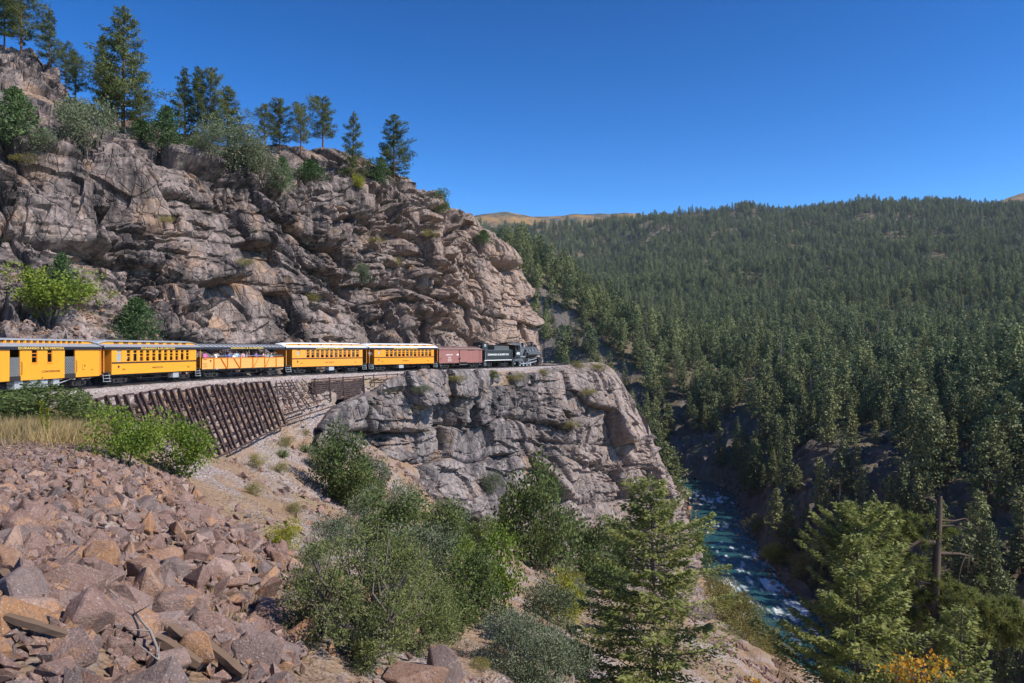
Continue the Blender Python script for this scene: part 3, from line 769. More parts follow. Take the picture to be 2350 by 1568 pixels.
def coach(name, label, L, s_mid, mat, wins, title, number, cl, roofl, roofu, small=None, wz=(1.80, 2.74), shade=ORG, lt=4.6, toolbox=.1, frosted=False):
    root = empty(name); tag(root, label, 'railway carriage', 'carriages of the train'); place(root, s_mid, L)
    half = L / 2 - .95; zb = .84; eave = 2.98; y0 = 1.27
    b = MB()
    for sy in (-1, 1):
        ya, yb = sorted((sy * y0, sy * (y0 - .06)))
        b.box(-half, half, ya, yb, zb, wz[0]); b.box(-half, half, ya, yb, wz[1], eave)
        ops = sorted([(x - w_/2, x + w_/2) for x, w_ in wins]); x = -half
        if small: ops = sorted(ops + [(small[0] - small[1]/2, small[0] + small[1]/2)])
        for a, c in ops: b.box(x, a, ya + .001, yb - .001, wz[0], wz[1]); x = c
        b.box(x, half, ya + .001, yb - .001, wz[0], wz[1])
    if small: b.box(small[0] - small[1]/2, small[0] + small[1]/2, -y0 + .001, -y0 + .055, wz[0], small[2])
    b.build('body_side', mat, root)
    for sx in (-1, 1):
        xe = sx * half; e = MB()
        xa, xb = sorted((xe, xe - sx * .05))
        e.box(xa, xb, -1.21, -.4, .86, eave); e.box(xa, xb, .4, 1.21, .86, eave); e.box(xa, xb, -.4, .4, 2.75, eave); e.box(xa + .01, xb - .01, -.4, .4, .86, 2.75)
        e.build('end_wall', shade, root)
    MB().box(-half, half, -1.2, 1.2, .87, 1.0).build('floor', INT, root)
    st = MB().box(-.06, .06, -.38, .38, 1.0, 1.95).box(.0601, .42, -.38, .38, 1.3, 1.42); seat0 = None
    for i, x in enumerate(np.arange(-half + .8, half - .5, .92)):
        for y in (-.78, .78):
            if seat0 is None: seat0 = st.build('seat', INT, root); q_ = seat0
            else: q_ = add_obj('seat', seat0.data, root)
            q_.location = (x, y, 0)
    bl = MB().box(-half + .02, half - .02, -y0 - .035, -y0, wz[0] - .11, wz[0] - .05); bl.box(-half + .02, half - .02, -y0 - .02, -y0, wz[0] - .04, wz[0] - .005); bl.build('belt_rail', DRK, root)
    for i, (x, w_) in enumerate(wins):
        fr = frosted and i == 0
        window(root, x, w_ - .004, wz[0], wz[1], -y0 + .03, mat, glass=FRG if fr else GLS, rows=2 if (fr or i % 4 == 2) else 3)
    if small: window(root, small[0], small[1] - .01, small[2], small[3], -y0 + .02, mat, glass=FRG, rows=2)
    roof_coach(root, L, roofl, roofu, mat, cl[0], cl[1], eave)
    text(root, 'DURANGO & SILVERTON', .19, 0, eave - .12, -1.36, GOLD, lt / 2.5)
    text(root, title, .2, 0, 1.26, -y0 - .004, LDK, 1.3)
    for sx in (-1, 1): text(root, number, .2, sx * half * .78 + (.15 if sx < 0 else 0), 1.2, -y0 - .004, LDK, 1.2)
    fl = MB().add([(-half + .72, -y0 - .006, 1.52), (-half + .98, -y0 - .006, 1.52), (-half + .96, -y0 - .006, 1.38), (-half + .78, -y0 - .006, 1.26)], [(0, 1, 2, 3)]); fl.build('emblem', LDK, root)
    steps_and_ends(root, L, half, mat, shade); underframe(root, half)
    tb = MB().box(half * toolbox - .55, half * toolbox + .35, -1.15, -.7, .32, .74); tb.build('toolbox', STEEL, root)
    truck(root, -half + 1.5); truck(root, half - 1.5)
    return root

SC = [s_at(*q) for q in ((-32.1, 60.5), (-30, 75), (-25.6, 87), (-18.9, 100), (-11.2, 112.3), (-5.4, 120))]
def mid(i): return (SC[i] + SC[i + 1]) / 2, SC[i + 1] - SC[i] - .45
def winrow(half, n, x0, x1, w_): return [(x, w_) for x in np.linspace(x0, x1, n)]
m_, L_ = mid(0); h_ = L_ / 2 - .95
coach('passenger_coach', 'yellow coach with grey roof, next to the concession car', L_, m_, YEL, [(-h_ + .95, .62)] + winrow(h_, 11, -h_ + 2.15, h_ - 1.45, .52), 'NEEDLETON', '320', (9, .62), ROOFG, ROOFG, lt=5.4, toolbox=.5, frosted=True)
m_, L_ = mid(2); h_ = L_ / 2 - .95
coach('passenger_coach', 'orange yellow coach with white roof, coupled to the open car', L_, m_, YEL3, winrow(h_, 12, -h_ + 2.55, h_ - .95, .58), 'FORT LEWIS', '327', (6, .3), ROOFW, ROOFW, small=(-h_ + 1.0, .5, 2.12, 2.66), lt=5.2)
m_, L_ = mid(3); h_ = L_ / 2 - .95
coach('passenger_coach', 'deep yellow coach with white roof, right behind the brown boxcar', L_, m_, YEL2, winrow(h_, 12, -h_ + 2.45, h_ - .85, .6), 'DURANGO', '330', (6, .8), ROOFW, ROOFW, small=(-h_ + .95, .48, 2.12, 2.66), lt=5.2, toolbox=-.1)

# ------------------------------------------------------------------ concession car at the left edge
def concession_car():
    L = 14.2; s_mid = SC[0] - L / 2 - .2
    root = empty('baggage_car'); tag(root, 'bright yellow concession car with two gated side doors, leftmost of the train', 'railway carriage', 'carriages of the train'); place(root, s_mid, L)
    h = L / 2 - .15; y0 = 1.27; eave = 2.98; zb = .8
    # openings measured from the right end
    d1 = (h - 4.35, h - 3.1); d2 = (h - 10.1, h - 9.1); w1 = (h - 7.95, h - 7.35); w2 = (h - 6.3, h - 5.75)
    b = MB(); z1 = eave - .1
    for ya, yb in ((-y0, -y0 + .06), (y0 - .06, y0)):
        x = -h
        for a, c in (d2, d1): b.box(x, a, ya + .001, yb - .001, zb, 1.9); x = c
        b.box(x, h, ya + .001, yb - .001, zb, 1.9)
        x = -h
        for a, c in (d2, w1, w2, d1): b.box(x, a, ya, yb, 1.9, 2.78); x = c
        b.box(x, h, ya, yb, 1.9, 2.78); b.box(-h, h, ya + .001, yb - .001, 2.78, eave)
    b.build('body_side', YEL, root)
    for sx in (-1, 1):
        xa, xb = sorted((sx * h, sx * (h - .06)))
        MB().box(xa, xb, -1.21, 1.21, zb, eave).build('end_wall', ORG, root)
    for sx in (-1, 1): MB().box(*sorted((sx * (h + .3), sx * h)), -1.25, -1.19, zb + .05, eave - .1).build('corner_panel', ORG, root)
    MB().box(-h + .07, h - .07, -1.2, 1.2, .82, .95).build('floor', INT, root)
    MB().box(-h + .07, h - .07, .6, .65, .95, 2.8).build('inner_wall', INT, root)
    for a, c in (d1, d2):
        dr = MB().box(c + .02, c + 1.15, -y0 + .07, -y0 + .12, .95, 2.75); dr.build('sliding_door', ORG, root)
        MB().box(a - .02, c + .02, -y0 - .03, -y0 + .1, zb - .03, 1.08).build('door_sill', DRK, root)
        g = MB()
        n = 5
        for i in range(n + 1):
            x = a + .06 + (c - a - .12) * i / n
            for j in range(6):
                z = 1.08 + j * .2
                for dx in (-1, 1):
                    xx = x + dx * (c - a - .12) / n
                    if a <= xx <= c: g.bar((x, -y0 + .02, z), (xx, -y0 + .02, z + .2), .022)
        g.build('folding_gate', STEEL, root)
        MB().tube([(c + .08, -y0 - .01, 1.15), (c + .08, -y0 - .07, 1.2), (c + .08, -y0 - .07, 1.95), (c + .08, -y0 - .01, 2.0)], .02, 5).build('grab_iron', DRK, root)
    window(root, (w1[0] + w1[1])/2, .58, 1.9, 2.78, -y0 + .02, ORG, rows=3); window(root, (w2[0] + w2[1])/2, .53, 1.9, 2.78, -y0 + .02, ORG, rows=2)
    MB().box(w1[0] - .06, w1[1] + .06, -y0 - .04, -y0 + .01, 1.85, 1.9).build('window_sill', YEL, root); MB().box(w2[0] - .06, w2[1] + .06, -y0 - .04, -y0 + .01, 1.85, 1.9).build('window_sill', YEL, root)
    roof_coach(root, L, ROOFG, ROOFG, YEL, 17, .34, eave)
    pil = MB()
    for i in range(18):
        x = -(L - 3.2)/2 + i * (L - 3.2) / 17; pil.box(x - .07, x + .07, -.84, -.785, eave + .21, eave + .42)
    pil.build('clerestory_pilaster', YEL, root)
    text(root, 'DURANGO & SILVERTON', .2, h - 7.0, eave - .12, -1.36, GOLD, 2.0)
    text(root, 'CONCESSIONS', .2, h - 5.9, 1.3, -y0 - .004, LDK, 1.4); text(root, '61', .19, h - .95, 1.3, -y0 - .004, LDK, 1.2)
    lf = MB(); lf.box(h - 2.2, h - 2.17, -y0 - .006, -y0 - .001, 1.3, 1.75); lf.box(h - 2.165, h - 1.9, -y0 - .006, -y0 - .001, 1.3, 1.33); lf.box(h - 1.95, h - 1.85, -y0 - .006, -y0 - .001, 1.5, 1.7); lf.build('stencil', LDK, root)
    underframe(root, h)
    for i, x in enumerate((h - 9.0, h - 7.6, h - 6.4, h - 5.1)):
        MB().box(x - .42 + .1 * (i % 2), x + .38, -1.12, -.6, .25 + .05 * (i % 2), .8).build('equipment_box', STEEL, root)
    MB().tube([(h - 4.9, -1.1, .42), (h - 3.4, -1.1, .68)], .04, 5).build('drain_pipe', STEEL, root)
    truck(root, h - 2.1); truck(root, -h + 2.1)
    cp = MB().box(h, h + .45, -.09, .09, .62, .82); cp.build('coupler', DRK, root)
    return root
concession_car()

# ------------------------------------------------------------------ open gondola car
def gondola():
    s_mid, L = mid(1); root = empty('open_car'); tag(root, 'open sided yellow plank car with black canopy, full of standing passengers', 'railway carriage', 'carriages of the train'); place(root, s_mid, L)
    h = L / 2; y0 = 1.22; z0, z1 = .92, 1.93; n = 6
    for sy in (-1, 1):
        for i in range(n):
            a = z0 + (z1 - z0) * i / n; b = z0 + (z1 - z0) * (i + 1) / n - .012
            MB().box(-h + .01 * (i % 2), h - .01 * (i % 3), *sorted((sy * y0, sy * (y0 - .05))), a, b).build('plank', PEACH, root)
    e = MB()
    for sx in (-1, 1):
        for i in range(n):
            a = z0 + (z1 - z0) * i / n; b = z0 + (z1 - z0) * (i + 1) / n - .012
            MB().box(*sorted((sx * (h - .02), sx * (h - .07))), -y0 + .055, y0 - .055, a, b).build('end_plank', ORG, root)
    xs = np.linspace(-h + 1.55, h - 1.35, 6)
    for x in xs: MB().box(x - .05, x + .05, -y0 - .09, -y0 - .002, z0 - .05, z1 + .02).build('stake', ORG, root)
    for x0, x1 in ((xs[0] + .95, xs[1] - .08), (xs[1] + .9, xs[2] - .08)):
        MB().bar((x0, -y0 - .05, z1), (x1, -y0 - .05, z0), .09, .06, up=(0, 1, 0)).build('brace', ORG, root)
    for x0, x1 in ((xs[4] - 1.0, xs[3] + .1), (xs[5] - 1.1, xs[4] + .1)):
        MB().bar((x0, -y0 - .05, z1), (x1, -y0 - .05, z0), .05, .05, up=(0, 1, 0)).build('brace', ORG, root)
    MB().box(-h, h, -y0 - .04, -y0 + .1, z1 - .01, z1 + .05).box(-h, h, y0 - .1, y0 + .04, z1 - .01, z1 + .05).build('top_rail', ORG, root)
    hr = MB()
    for y in (-y0 + .05, y0 - .05): hr.tube([(-h + .1, y, 2.14), (h - .1, y, 2.14)], .022, 6)
    hr.build('handrail', STEEL, root)
    for x in np.linspace(-h + .15, h - .15, 5):
        for sy in (-1, 1): MB().bar((x, sy * (y0 - .06), z1), (x, sy * (y0 - .06), 2.82), .055).build('roof_post', DRK, root)
    MB().box(-h, h, -1.2, 1.2, z0 - .06, z0 + .02).build('floor', INT, root)
    MB().box(-h + .6, h - .6, -.22, .22, 1.3, 1.38).box(-h + .8, -h + .9, -.2, .2, z0, 1.3).box(h - .9, h - .8, -.2, .2, z0, 1.3).box(-.05, .05, -.2, .2, z0, 1.3).build('bench', INT, root)
    secs = [[(x, y, z) for y, z in ((-1.34, 2.98), (-1.36, 3.02), (-1.0, 3.17), (-.5, 3.29), (0, 3.33), (.5, 3.29), (1.0, 3.17), (1.36, 3.02), (1.34, 2.98))] for x in (-h - .1, h + .1)]
    MB().loft(secs).build('roof', ROOFG, root)
    for x in np.arange(-h + .3, h, .62):
        MB().tube([(x, -1.35, 3.035), (x, -1.0, 3.185), (x, -.5, 3.305), (x, 0, 3.345), (x, .5, 3.305), (x, 1.0, 3.185), (x, 1.35, 3.035)], .03, 4).build('roof_rib', BLK, root)
    MB().box(-h - .08, h + .08, -1.345, -1.3, 2.78, 3.0).box(-h - .08, h + .08, 1.3, 1.345, 2.78, 3.0).build('letterboard', BLK, root)
    text(root, 'DURANGO & SILVERTON', .19, .1, 2.9, -1.352, GOLD, 2.15)
    fl = MB().add([(-h + 1.0, -y0 - .006, 1.76), (-h + 1.25, -y0 - .006, 1.76), (-h + 1.22, -y0 - .006, 1.66), (-h + 1.05, -y0 - .006, 1.52)], [(0, 1, 2, 3)]); fl.build('emblem', LDK, root)
    gi = MB()
    for z in (1.15, 1.42, 1.85): gi.tube([(-h + .15, -y0 - .01, z), (-h + .15, -y0 - .06, z), (-h + .6, -y0 - .06, z), (-h + .6, -y0 - .01, z)], .018, 4)
    gi.tube([(-h + .35, -y0, .95), (-h + .35, -y0 - .02, .45), (-h + .7, -y0 - .02, .45), (-h + .7, -y0, .95)], .022, 4); gi.build('grab_iron', DRK, root)
    MB().box(-h + 1.75, -h + 2.1, -y0 - .05, -y0 - .01, .86, 1.0).build('data_plate', STEEL, root)
    underframe(root, h - .2); truck(root, -h + 1.5); truck(root, h - 1.5)
    for sx in (-1, 1): MB().box(*sorted((sx * h, sx * (h + .35))), -.09, .09, .62, .82).build('coupler', DRK, root)
    return root, L
GON, GON_L = gondola()

# ------------------------------------------------------------------ boxcar
def boxcar():
    s_mid, L = mid(4); root = empty('boxcar'); tag(root, 'dull brown wooden boxcar with a closed sliding door, behind the tender', 'railway wagon', 'carriages of the train'); place(root, s_mid, L)
    h = L / 2; y0 = 1.22; z0, z1 = .82, 2.72; n = int(L / .14)
    for sy in (-1, 1):
        for i in range(n):
            a = -h + L * i / n; b = a + L / n - .008; o_ = .006 * ((i * 7) % 3)
            MB().box(a, b, *sorted((sy * (y0 + o_), sy * (y0 - .05))), z0, z1).build('board', BOXR, root)
    for sx in (-1, 1): MB().box(*sorted((sx * (h - .005), sx * (h - .06))), -y0 + .06, y0 - .06, z0, z1 + .12).build('end_wall', BOXR, root)
    MB().box(-h + .08, h - .08, -1.15, 1.15, z0 - .05, z0 + .05).build('floor', INT, root)
    d = MB(); dx = -.42
    for i in range(11): d.box(dx + i * .15, dx + i * .15 + .142, -y0 - .075, -y0 - .03, z0 + .12, z1 - .06)
    d.box(dx, dx + 1.65, -y0 - .095, -y0 - .076, z0 + .12, z0 + .2); d.box(dx, dx + 1.65, -y0 - .095, -y0 - .076, z1 - .15, z1 - .06)
    dd = d.build('sliding_door', BOXR, root)
    MB().box(dx - .14, dx + .14, -y0 - .12, -y0 - .096, 1.35, 1.55).build('latch', DRK, dd)
    MB().box(dx - .05, dx + 3.3, -y0 - .11, -y0 - .03, z1 - .05, z1 + .01).build('door_track', DRK, root)
    MB().box(dx - .06, dx - .02, -y0 - .06, -y0 - .012, z0, z1 - .06).build('door_stop', DRK, root)
    MB().box(dx, dx + 1.7, -y0 - .1, -y0 - .02, z0 + .02, z0 + .1).build('door_sill', DRK, root)
    secs = [[(x, y, z) for y, z in ((-1.3, 2.7), (-1.32, 2.76), (-.65, 2.97), (0, 3.08), (.65, 2.97), (1.32, 2.76), (1.3, 2.7))] for x in (-h - .08, h + .08)]
    MB().loft(secs).build('roof', BOXD, root)
    MB().box(-h - .3, h + .3, -.3, .3, 3.12, 3.16).build('running_board', BOXD, root)
    la = MB()
    for z in (1.0, 1.35, 1.7, 2.05, 2.4, 2.62): la.tube([(h - .75, -y0 - .01, z), (h - .75, -y0 - .07, z - .02), (h - .3, -y0 - .07, z - .02), (h - .3, -y0 - .01, z)], .02, 4)
    la.tube([(-h + .12, -y0 - .01, 1.5), (-h + .12, -y0 - .07, 1.48), (-h + .6, -y0 - .07, 1.48), (-h + .6, -y0 - .01, 1.5)], .02, 4); la.build('grab_iron', DRK, root)
    for x in (-h + .4, h - .4): MB().tube([(x - .18, -y0, .85), (x - .18, -y0, .5), (x + .18, -y0, .5), (x + .18, -y0, .85)], .022, 4).build('stirrup_step', STEEL, root)
    MB().tube([(dx, -y0 - .03, .84), (dx, -y0 - .03, .58), (dx + 1.6, -y0 - .03, .58), (dx + 1.6, -y0 - .03, .84)], .025, 4).build('door_step', STEEL, root)
    br = MB().tube([(h + .12, -.55, 1.1), (h + .12, -.55, 3.3)], .025, 5); br.cyl((h + .12, -.55, 3.28), (h + .12, -.55, 3.33), .2, n=12); br.build('brake_wheel', STEEL, root)
    text(root, 'D&RGW', .24, -h + 2.05, 1.98, -y0 - .02, WHT, 1.5); text(root, '3275', .22, -h + 2.1, 1.58, -y0 - .02, WHT, 1.2)
    pl = MB()
    for z in (1.33, 1.2, 1.07): pl.box(-h + 1.75, -h + 2.05, -y0 - .022, -y0 - .014, z, z + .035); pl.box(-h + 2.15, -h + 2.5, -y0 - .022, -y0 - .014, z, z + .035)
    pl.build('stencil', WHT, root)
    MB().box(dx - .58, dx - .2, -y0 - .05, -y0 - .015, 1.9, 2.1).build('data_plate', WHT, root)
    underframe(root, h - .1); truck(root, -h + 1.4); truck(root, h - 1.4)
    for sx in (-1, 1): MB().box(*sorted((sx * h, sx * (h + .4))), -.09, .09, .62, .82).build('coupler', DRK, root)
boxcar()

# ------------------------------------------------------------------ tender and locomotive
def tender():
    L = 8.0; root = empty('tender'); tag(root, 'black coal tender with white lettering between boxcar and locomotive', 'tender'); place(root, SC[5] + .3 + L / 2, L)
    h = L / 2; y0 = 1.28
    MB().box(-h, h, -1.3, 1.3, 1.02, 1.2).build('frame', ENG, root)
    MB().box(-h, h, -1.33, -1.302, 1.06, 1.15).box(-h, h, 1.302, 1.33, 1.06, 1.15).build('frame_stripe', WHT, root)
    t = MB().box(-h + .1, h - .1, -y0, y0, 1.2, 2.62); t.build('tank', ENG, root)
    MB().box(-h + .07, h - .07, -y0 - .03, y0 + .03, 2.62, 2.69).build('coping', ENG2, root)
    bk = MB().add([(-.9, -1.1, 2.69), (3.6, -1.1, 2.69), (3.6, 1.1, 2.69), (-.9, 1.1, 2.69), (-1.0, -1.2, 3.3), (3.2, -1.2, 3.3), (3.2, 1.2, 3.3), (-1.0, 1.2, 3.3)], [(0,1,5,4),(1,2,6,5),(2,3,7,6),(3,0,4,7),(0,3,2,1)]); bk.build('coal_bunker', ENG2, root)
    rr = random.Random(5); c = MB()
    for i in range(70):
        x, y = rr.uniform(-.8, 3.0), rr.uniform(-.95, .95); r_ = rr.uniform(.1, .22); z = 3.12 + .25 * (1 - (y / 1.1) ** 2) * (1 - ((x - 1) / 2.4) ** 2)
        c.cyl((x, y, z - r_), (x + rr.uniform(-.1, .1), y, z + r_ * .6), r_, r_ * .5, n=5)
    c.build('coal_heap', COAL, root)
    dg = MB().box(-h + .15, -h + 1.55, -.85, .85, 2.69, 3.72); o = dg.build('doghouse', ENG, root)
    MB().loft([[(x, -.95, 3.7), (x, 0, 3.84), (x, .95, 3.7)] for x in (-h + .05, -h + 1.65)]).build('roof', ENG, o)
    MB().box(-h + .6, -h + 1.1, -.87, -.852, 3.15, 3.55).build('window', FRG, o)
    MB().box(-h + 1.552, -h + 1.57, -.6, -.1, 2.75, 3.5).build('door', ENG2, o)
    text(root, 'DURANGO & SILVERTON', .38, 0, 1.95, -y0 - .004, WHT, 1.34)
    for sx in (-1, 1): truck(root, sx * (h - 1.7), 1.5, .42)
    st = MB()
    for z in (.35, .65, .92): st.box(-h - .05, -h + .45, -1.32, -1.05, z, z + .04)
    st.bar((-h, -1.2, 1.05), (-h, -1.25, .35), .04).bar((-h + .42, -1.2, 1.05), (-h + .42, -1.25, .35), .04); st.build('steps', STEEL, root)
    MB().tube([(h - .05, -1.34, 1.0), (h - .05, -1.4, 1.1), (h - .05, -1.4, 2.5), (h - .05, -1.34, 2.6)], .025, 5).tube([(-h + .1, -1.34, 1.3), (-h + .1, -1.4, 1.35), (-h + .1, -1.4, 2.4)], .025, 5).build('grab_iron', STEEL, root)
    MB().box(-h - .4, -h, -.09, .09, .62, .82).build('coupler', DRK, root)
    return SC[5] + .3 + L
S_ENG = tender()
def locomotive():
    L = 11.4; root = empty('steam_locomotive'); tag(root, 'black steam locomotive numbered 493 leading the train round the cliff', 'locomotive'); place(root, S_ENG + .3 + L / 2, L)
    a = -L / 2        # rear of the cab
    # cab
    cx0, cx1 = a + .2, a + 2.35
    c = MB()
    for ya, yb in ((-1.42, -1.37), (1.37, 1.42)):
        c.box(cx0 + .55, cx1, ya, yb, 1.5, 2.55); c.box(cx0 + .55, cx0 + .75, ya, yb, 2.55, 3.35); c.box(cx1 - .2, cx1, ya, yb, 2.55, 3.35); c.box(cx0 + .55, cx1, ya, yb, 3.351, 3.5); c.box(cx0 + 1.42, cx0 + 1.5, ya + .005, yb - .005, 2.55, 3.35)
    c.box(cx1 - .05, cx1, -1.365, 1.365, 1.5, 3.5); cab = c.build('cab', ENG, root)
    MB().loft([[(x, y, z) for y, z in ((-1.62, 3.42), (-1.55, 3.5), (-1.0, 3.72), (-.5, 3.82), (0, 3.86), (.5, 3.82), (1.0, 3.72), (1.55, 3.5), (1.62, 3.42))] for x in (cx0 - .5, cx1 + .2)]).build('cab_roof', ENG2, cab)
    MB().box(cx0 + .5, cx0 + 1.4, -.5, .5, 3.84, 3.93).build('roof_hatch', ENG, cab)
    MB().box(cx0 + 1.5, cx1 - .2, -1.4, -1.385, 2.56, 3.34).build('window', GLS, cab)
    MB().box(cx0, cx1, -1.3, 1.3, 1.42, 1.5).build('cab_floor', ENG, cab)
    text(cab, '493', .62, (cx0 + .55 + cx1) / 2 + .05, 2.05, -1.424, WHT, 1.15, 'number')
    # boiler
    bz = 2.32; bx1 = L / 2 - 1.75
    fb = MB().loft([[(x, y, z) for y, z in ((-.95, 1.3), (-1.02, 2.0), (-.98, 2.6), (-.75, 3.02), (-.4, 3.2), (0, 3.26), (.4, 3.2), (.75, 3.02), (.98, 2.6), (1.02, 2.0), (.95, 1.3))] for x in (cx1, cx1 + 1.6)]); fb.build('firebox', ENG2, root)
    bo = MB().tube([(cx1 + 1.4, 0, bz), (cx1 + 2.2, 0, bz), (bx1 - 1.7, 0, bz), (bx1 - 1.65, 0, bz), (bx1, 0, bz)], [.97, .95, .88, .91, .91], 28); bo.build('boiler', ENG2, root, smooth=False)
    for x in np.linspace(cx1 + 1.6, bx1 - .2, 6): MB().tube([(x - .035, 0, bz), (x + .035, 0, bz)], .972, 28).build('boiler_band', ENG, root)
    MB().cyl((bx1, 0, bz), (bx1 + .1, 0, bz), .88, .78, 24).cyl((bx1 + .1, 0, bz), (bx1 + .16, 0, bz), .3, .25, 16).build('smokebox_door', ENG, root)
    hl = MB().cyl((bx1 + .02, 0, 3.28), (bx1 + .55, 0, 3.28), .24, n=16).box(bx1 - .1, bx1 + .5, -.2, .2, 2.95, 3.05); h_ = hl.build('headlight', ENG, root)
    MB().cyl((bx1 + .552, 0, 3.28), (bx1 + .56, 0, 3.28), .2, n=16).build('lens', FRG, h_)
    def dome(x, r_, h0, name):
        MB().tube([(x, 0, 2.95), (x, 0, 3.22), (x, 0, 3.3), (x, 0, h0 - .2), (x, 0, h0 - .06), (x, 0, h0)], [r_ * 1.35, r_ * 1.2, r_, r_, r_ * .8, r_ * .3], 18).build(name, ENG, root, smooth=True)
    dome(cx1 + 1.7, .40, 3.82, 'steam_dome'); dome(cx1 + 3.5, .42, 3.85, 'sand_dome')
    MB().tube([(bx1 - .7, 0, 3.1), (bx1 - .7, 0, 3.25), (bx1 - .7, 0, 3.9), (bx1 - .7, 0, 3.92), (bx1 - .7, 0, 4.0)], [.34, .25, .23, .29, .29], 18).build('smokestack', ENG, root)
    MB().cyl((cx1 + 2.55, 0, 3.2), (cx1 + 2.55, 0, 3.42), .17, .08, 12).box(cx1 + 2.35, cx1 + 2.75, -.04, .04, 3.42, 3.5).build('bell', STEEL, root)
    MB().tube([(cx1 + .1, -1.02, 3.0), (bx1 - .2, -.92, 2.9)], .022, 5).build('handrail', ENG, root)
    # running board with the step over the air pump
    rb = MB(); rb.box(cx1, cx1 + 1.9, -1.35, -.9, 1.62, 1.68); rb.box(cx1 + 1.85, cx1 + 1.91, -1.35, -.95, 1.68, 2.2); rb.box(cx1 + 1.91, L / 2 - 1.4, -1.35, -.9, 2.2, 2.26); rb.box(cx1, L / 2 - 1.4, .9, 1.35, 1.62, 1.68)
    rb.build('running_board', ENG2, root)
    MB().box(cx0 + .5, cx1 + 1.85, -1.37, -1.34, 1.5, 1.6).build('running_board_edge', WHT if False else STEEL, root)
    MB().cyl((cx1 + 3.0, -1.08, 2.06), (bx1 + .3, -1.08, 2.06), .25, n=14).build('air_tank', ENG2, root)
    ap = MB().cyl((cx1 + 2.35, -1.12, 1.75), (cx1 + 2.35, -1.12, 2.15), .17, n=12).cyl((cx1 + 2.35, -1.12, 2.3), (cx1 + 2.35, -1.12, 2.7), .2, n=12); ap.build('air_pump', ENG, root)
    # frame, wheels, rods
    MB().box(a + .6, L / 2 - 1.0, -.55, .55, .75, 1.3).build('frame', ENG, root)
    dr = [a + 3.55 + i * 1.2 for i in range(4)]
    for i, x in enumerate(dr):
        for sy in (-1, 1):
            m = MB(); m.cyl((x, sy * .52, .56), (x, sy * .64, .56), .56, n=22); wv = m.build('driving_wheel', ENG, root)
            sp = MB()
            ang = .6 + i * .02
            sp.box(x - .18, x + .18, *sorted((sy * .645, sy * .69)), .56 - .5, .56 - .28); sp.cyl((x, sy * .64, .56), (x, sy * .72, .56), .14, n=10)
            sp.build('counterweight', STEEL, wv)
    for sy in (-1, 1):
        MB().bar((dr[0] - .1, sy * .77, .42), (dr[3] + .1, sy * .77, .42), .05, .12).build('coupling_rod', STEEL, root)
        MB().bar((dr[2], sy * .85, .42), (L / 2 - 2.35, sy * .9, .8), .06, .13).build('main_rod', STEEL, root)
        MB().bar((dr[2] + .1, sy * .92, .95), (L / 2 - 2.3, sy * .98, 1.25), .05, .09).bar((dr[2], sy * .92, .5), (dr[2] + .15, sy * .95, 1.3), .05, .09).build('valve_gear', STEEL, root)
        MB().cyl((L / 2 - 2.35, sy * 1.02, .78), (L / 2 - 1.35, sy * 1.02, .78), .33, n=16).cyl((L / 2 - 2.45, sy * 1.02, 1.28), (L / 2 - 1.25, sy * 1.02, 1.28), .2, n=14).build('cylinder', ENG, root)
    for x, r_ in ((L / 2 - 1.2, .36), (a + 1.5, .42)):
        for sy in (-1, 1): wheel_mesh(r_).build('carrying_wheel', ENG, root, loc=(x, sy * .5, r_))
    # pilot
    p = MB(); p.box(L / 2 - .95, L / 2 - .7, -1.2, 1.2, .8, 1.1); p.box(L / 2 - .75, L / 2 - .05, -.14, .14, .62, .84)
    for y in np.linspace(-1.0, 1.0, 11): p.bar((L / 2 - .75, y, .8), (L / 2 - .2 - .3 * abs(y), y * .75, .12), .06)
    p.bar((L / 2 - .5, -.75, .12), (L / 2 - .2, 0, .12), .07).bar((L / 2 - .5, .75, .12), (L / 2 - .2, 0, .12), .07); p.build('pilot', ENG2, root)
    MB().bar((bx1, -.6, 2.0), (L / 2 - .8, -.6, 1.1), .06).bar((bx1, .6, 2.0), (L / 2 - .8, .6, 1.1), .06).build('brace_rod', STEEL, root)
    pp = MB()
    for i, (z, y) in enumerate(((1.35, -1.1), (1.15, -1.15), (.95, -1.12))): pp.tube([(cx0 + .7, y, z), (cx1 + .6 + i * .3, y, z - .1), (cx1 + 1.4, y, z - .25)], .03, 5)
    pp.tube([(cx0 + .1, -1.3, 1.2), (cx0 + .1, -1.35, .6), (cx0 + .35, -1.35, .35), (cx0 + .55, -1.35, .6)], .03, 5)
    pp.build('piping', STEEL, root)
    return root
LOCO = locomotive()
# ------------------------------------------------------------------ plants: materials
BARK = paint('pine_bark', (.16, .085, .055), .95, .3, .1)
BARKG = paint('grey_bark', (.15, .125, .105), .95, .3, .1)
DEADW = paint('dead_wood', (.27, .235, .21), .95, .25, .1)
L_PINE = leaf('pine_needles', (.055, .085, .026), (.16, .175, .055), .25, (.22, .125, .045), .16)
L_FAR = leaf('forest_needles', (.04, .065, .032), (.30, .315, .12), .12, (.33, .29, .09), .12, .05)
L_FIR = leaf('fir_needles', (.12, .165, .05), (.42, .41, .13), .42, (.40, .21, .05), .12)
L_PNY = leaf('pinyon_needles', (.08, .11, .035), (.25, .265, .09), .3)
L_JUN = leaf('juniper_scale', (.05, .095, .034), (.14, .20, .07), .2)
L_GRY = leaf('grey_juniper_scale', (.085, .11, .06), (.21, .235, .13), .2)
L_OAK = leaf('oak_leaves', (.09, .15, .02), (.30, .36, .05), .35, (.40, .30, .04), .08)
L_GRN = leaf('green_leaves', (.055, .09, .028), (.20, .235, .07), .35, (.26, .23, .07), .16)
L_YEL = leaf('yellow_green_leaves', (.18, .21, .025), (.42, .38, .04), .35, (.42, .24, .035), .10)
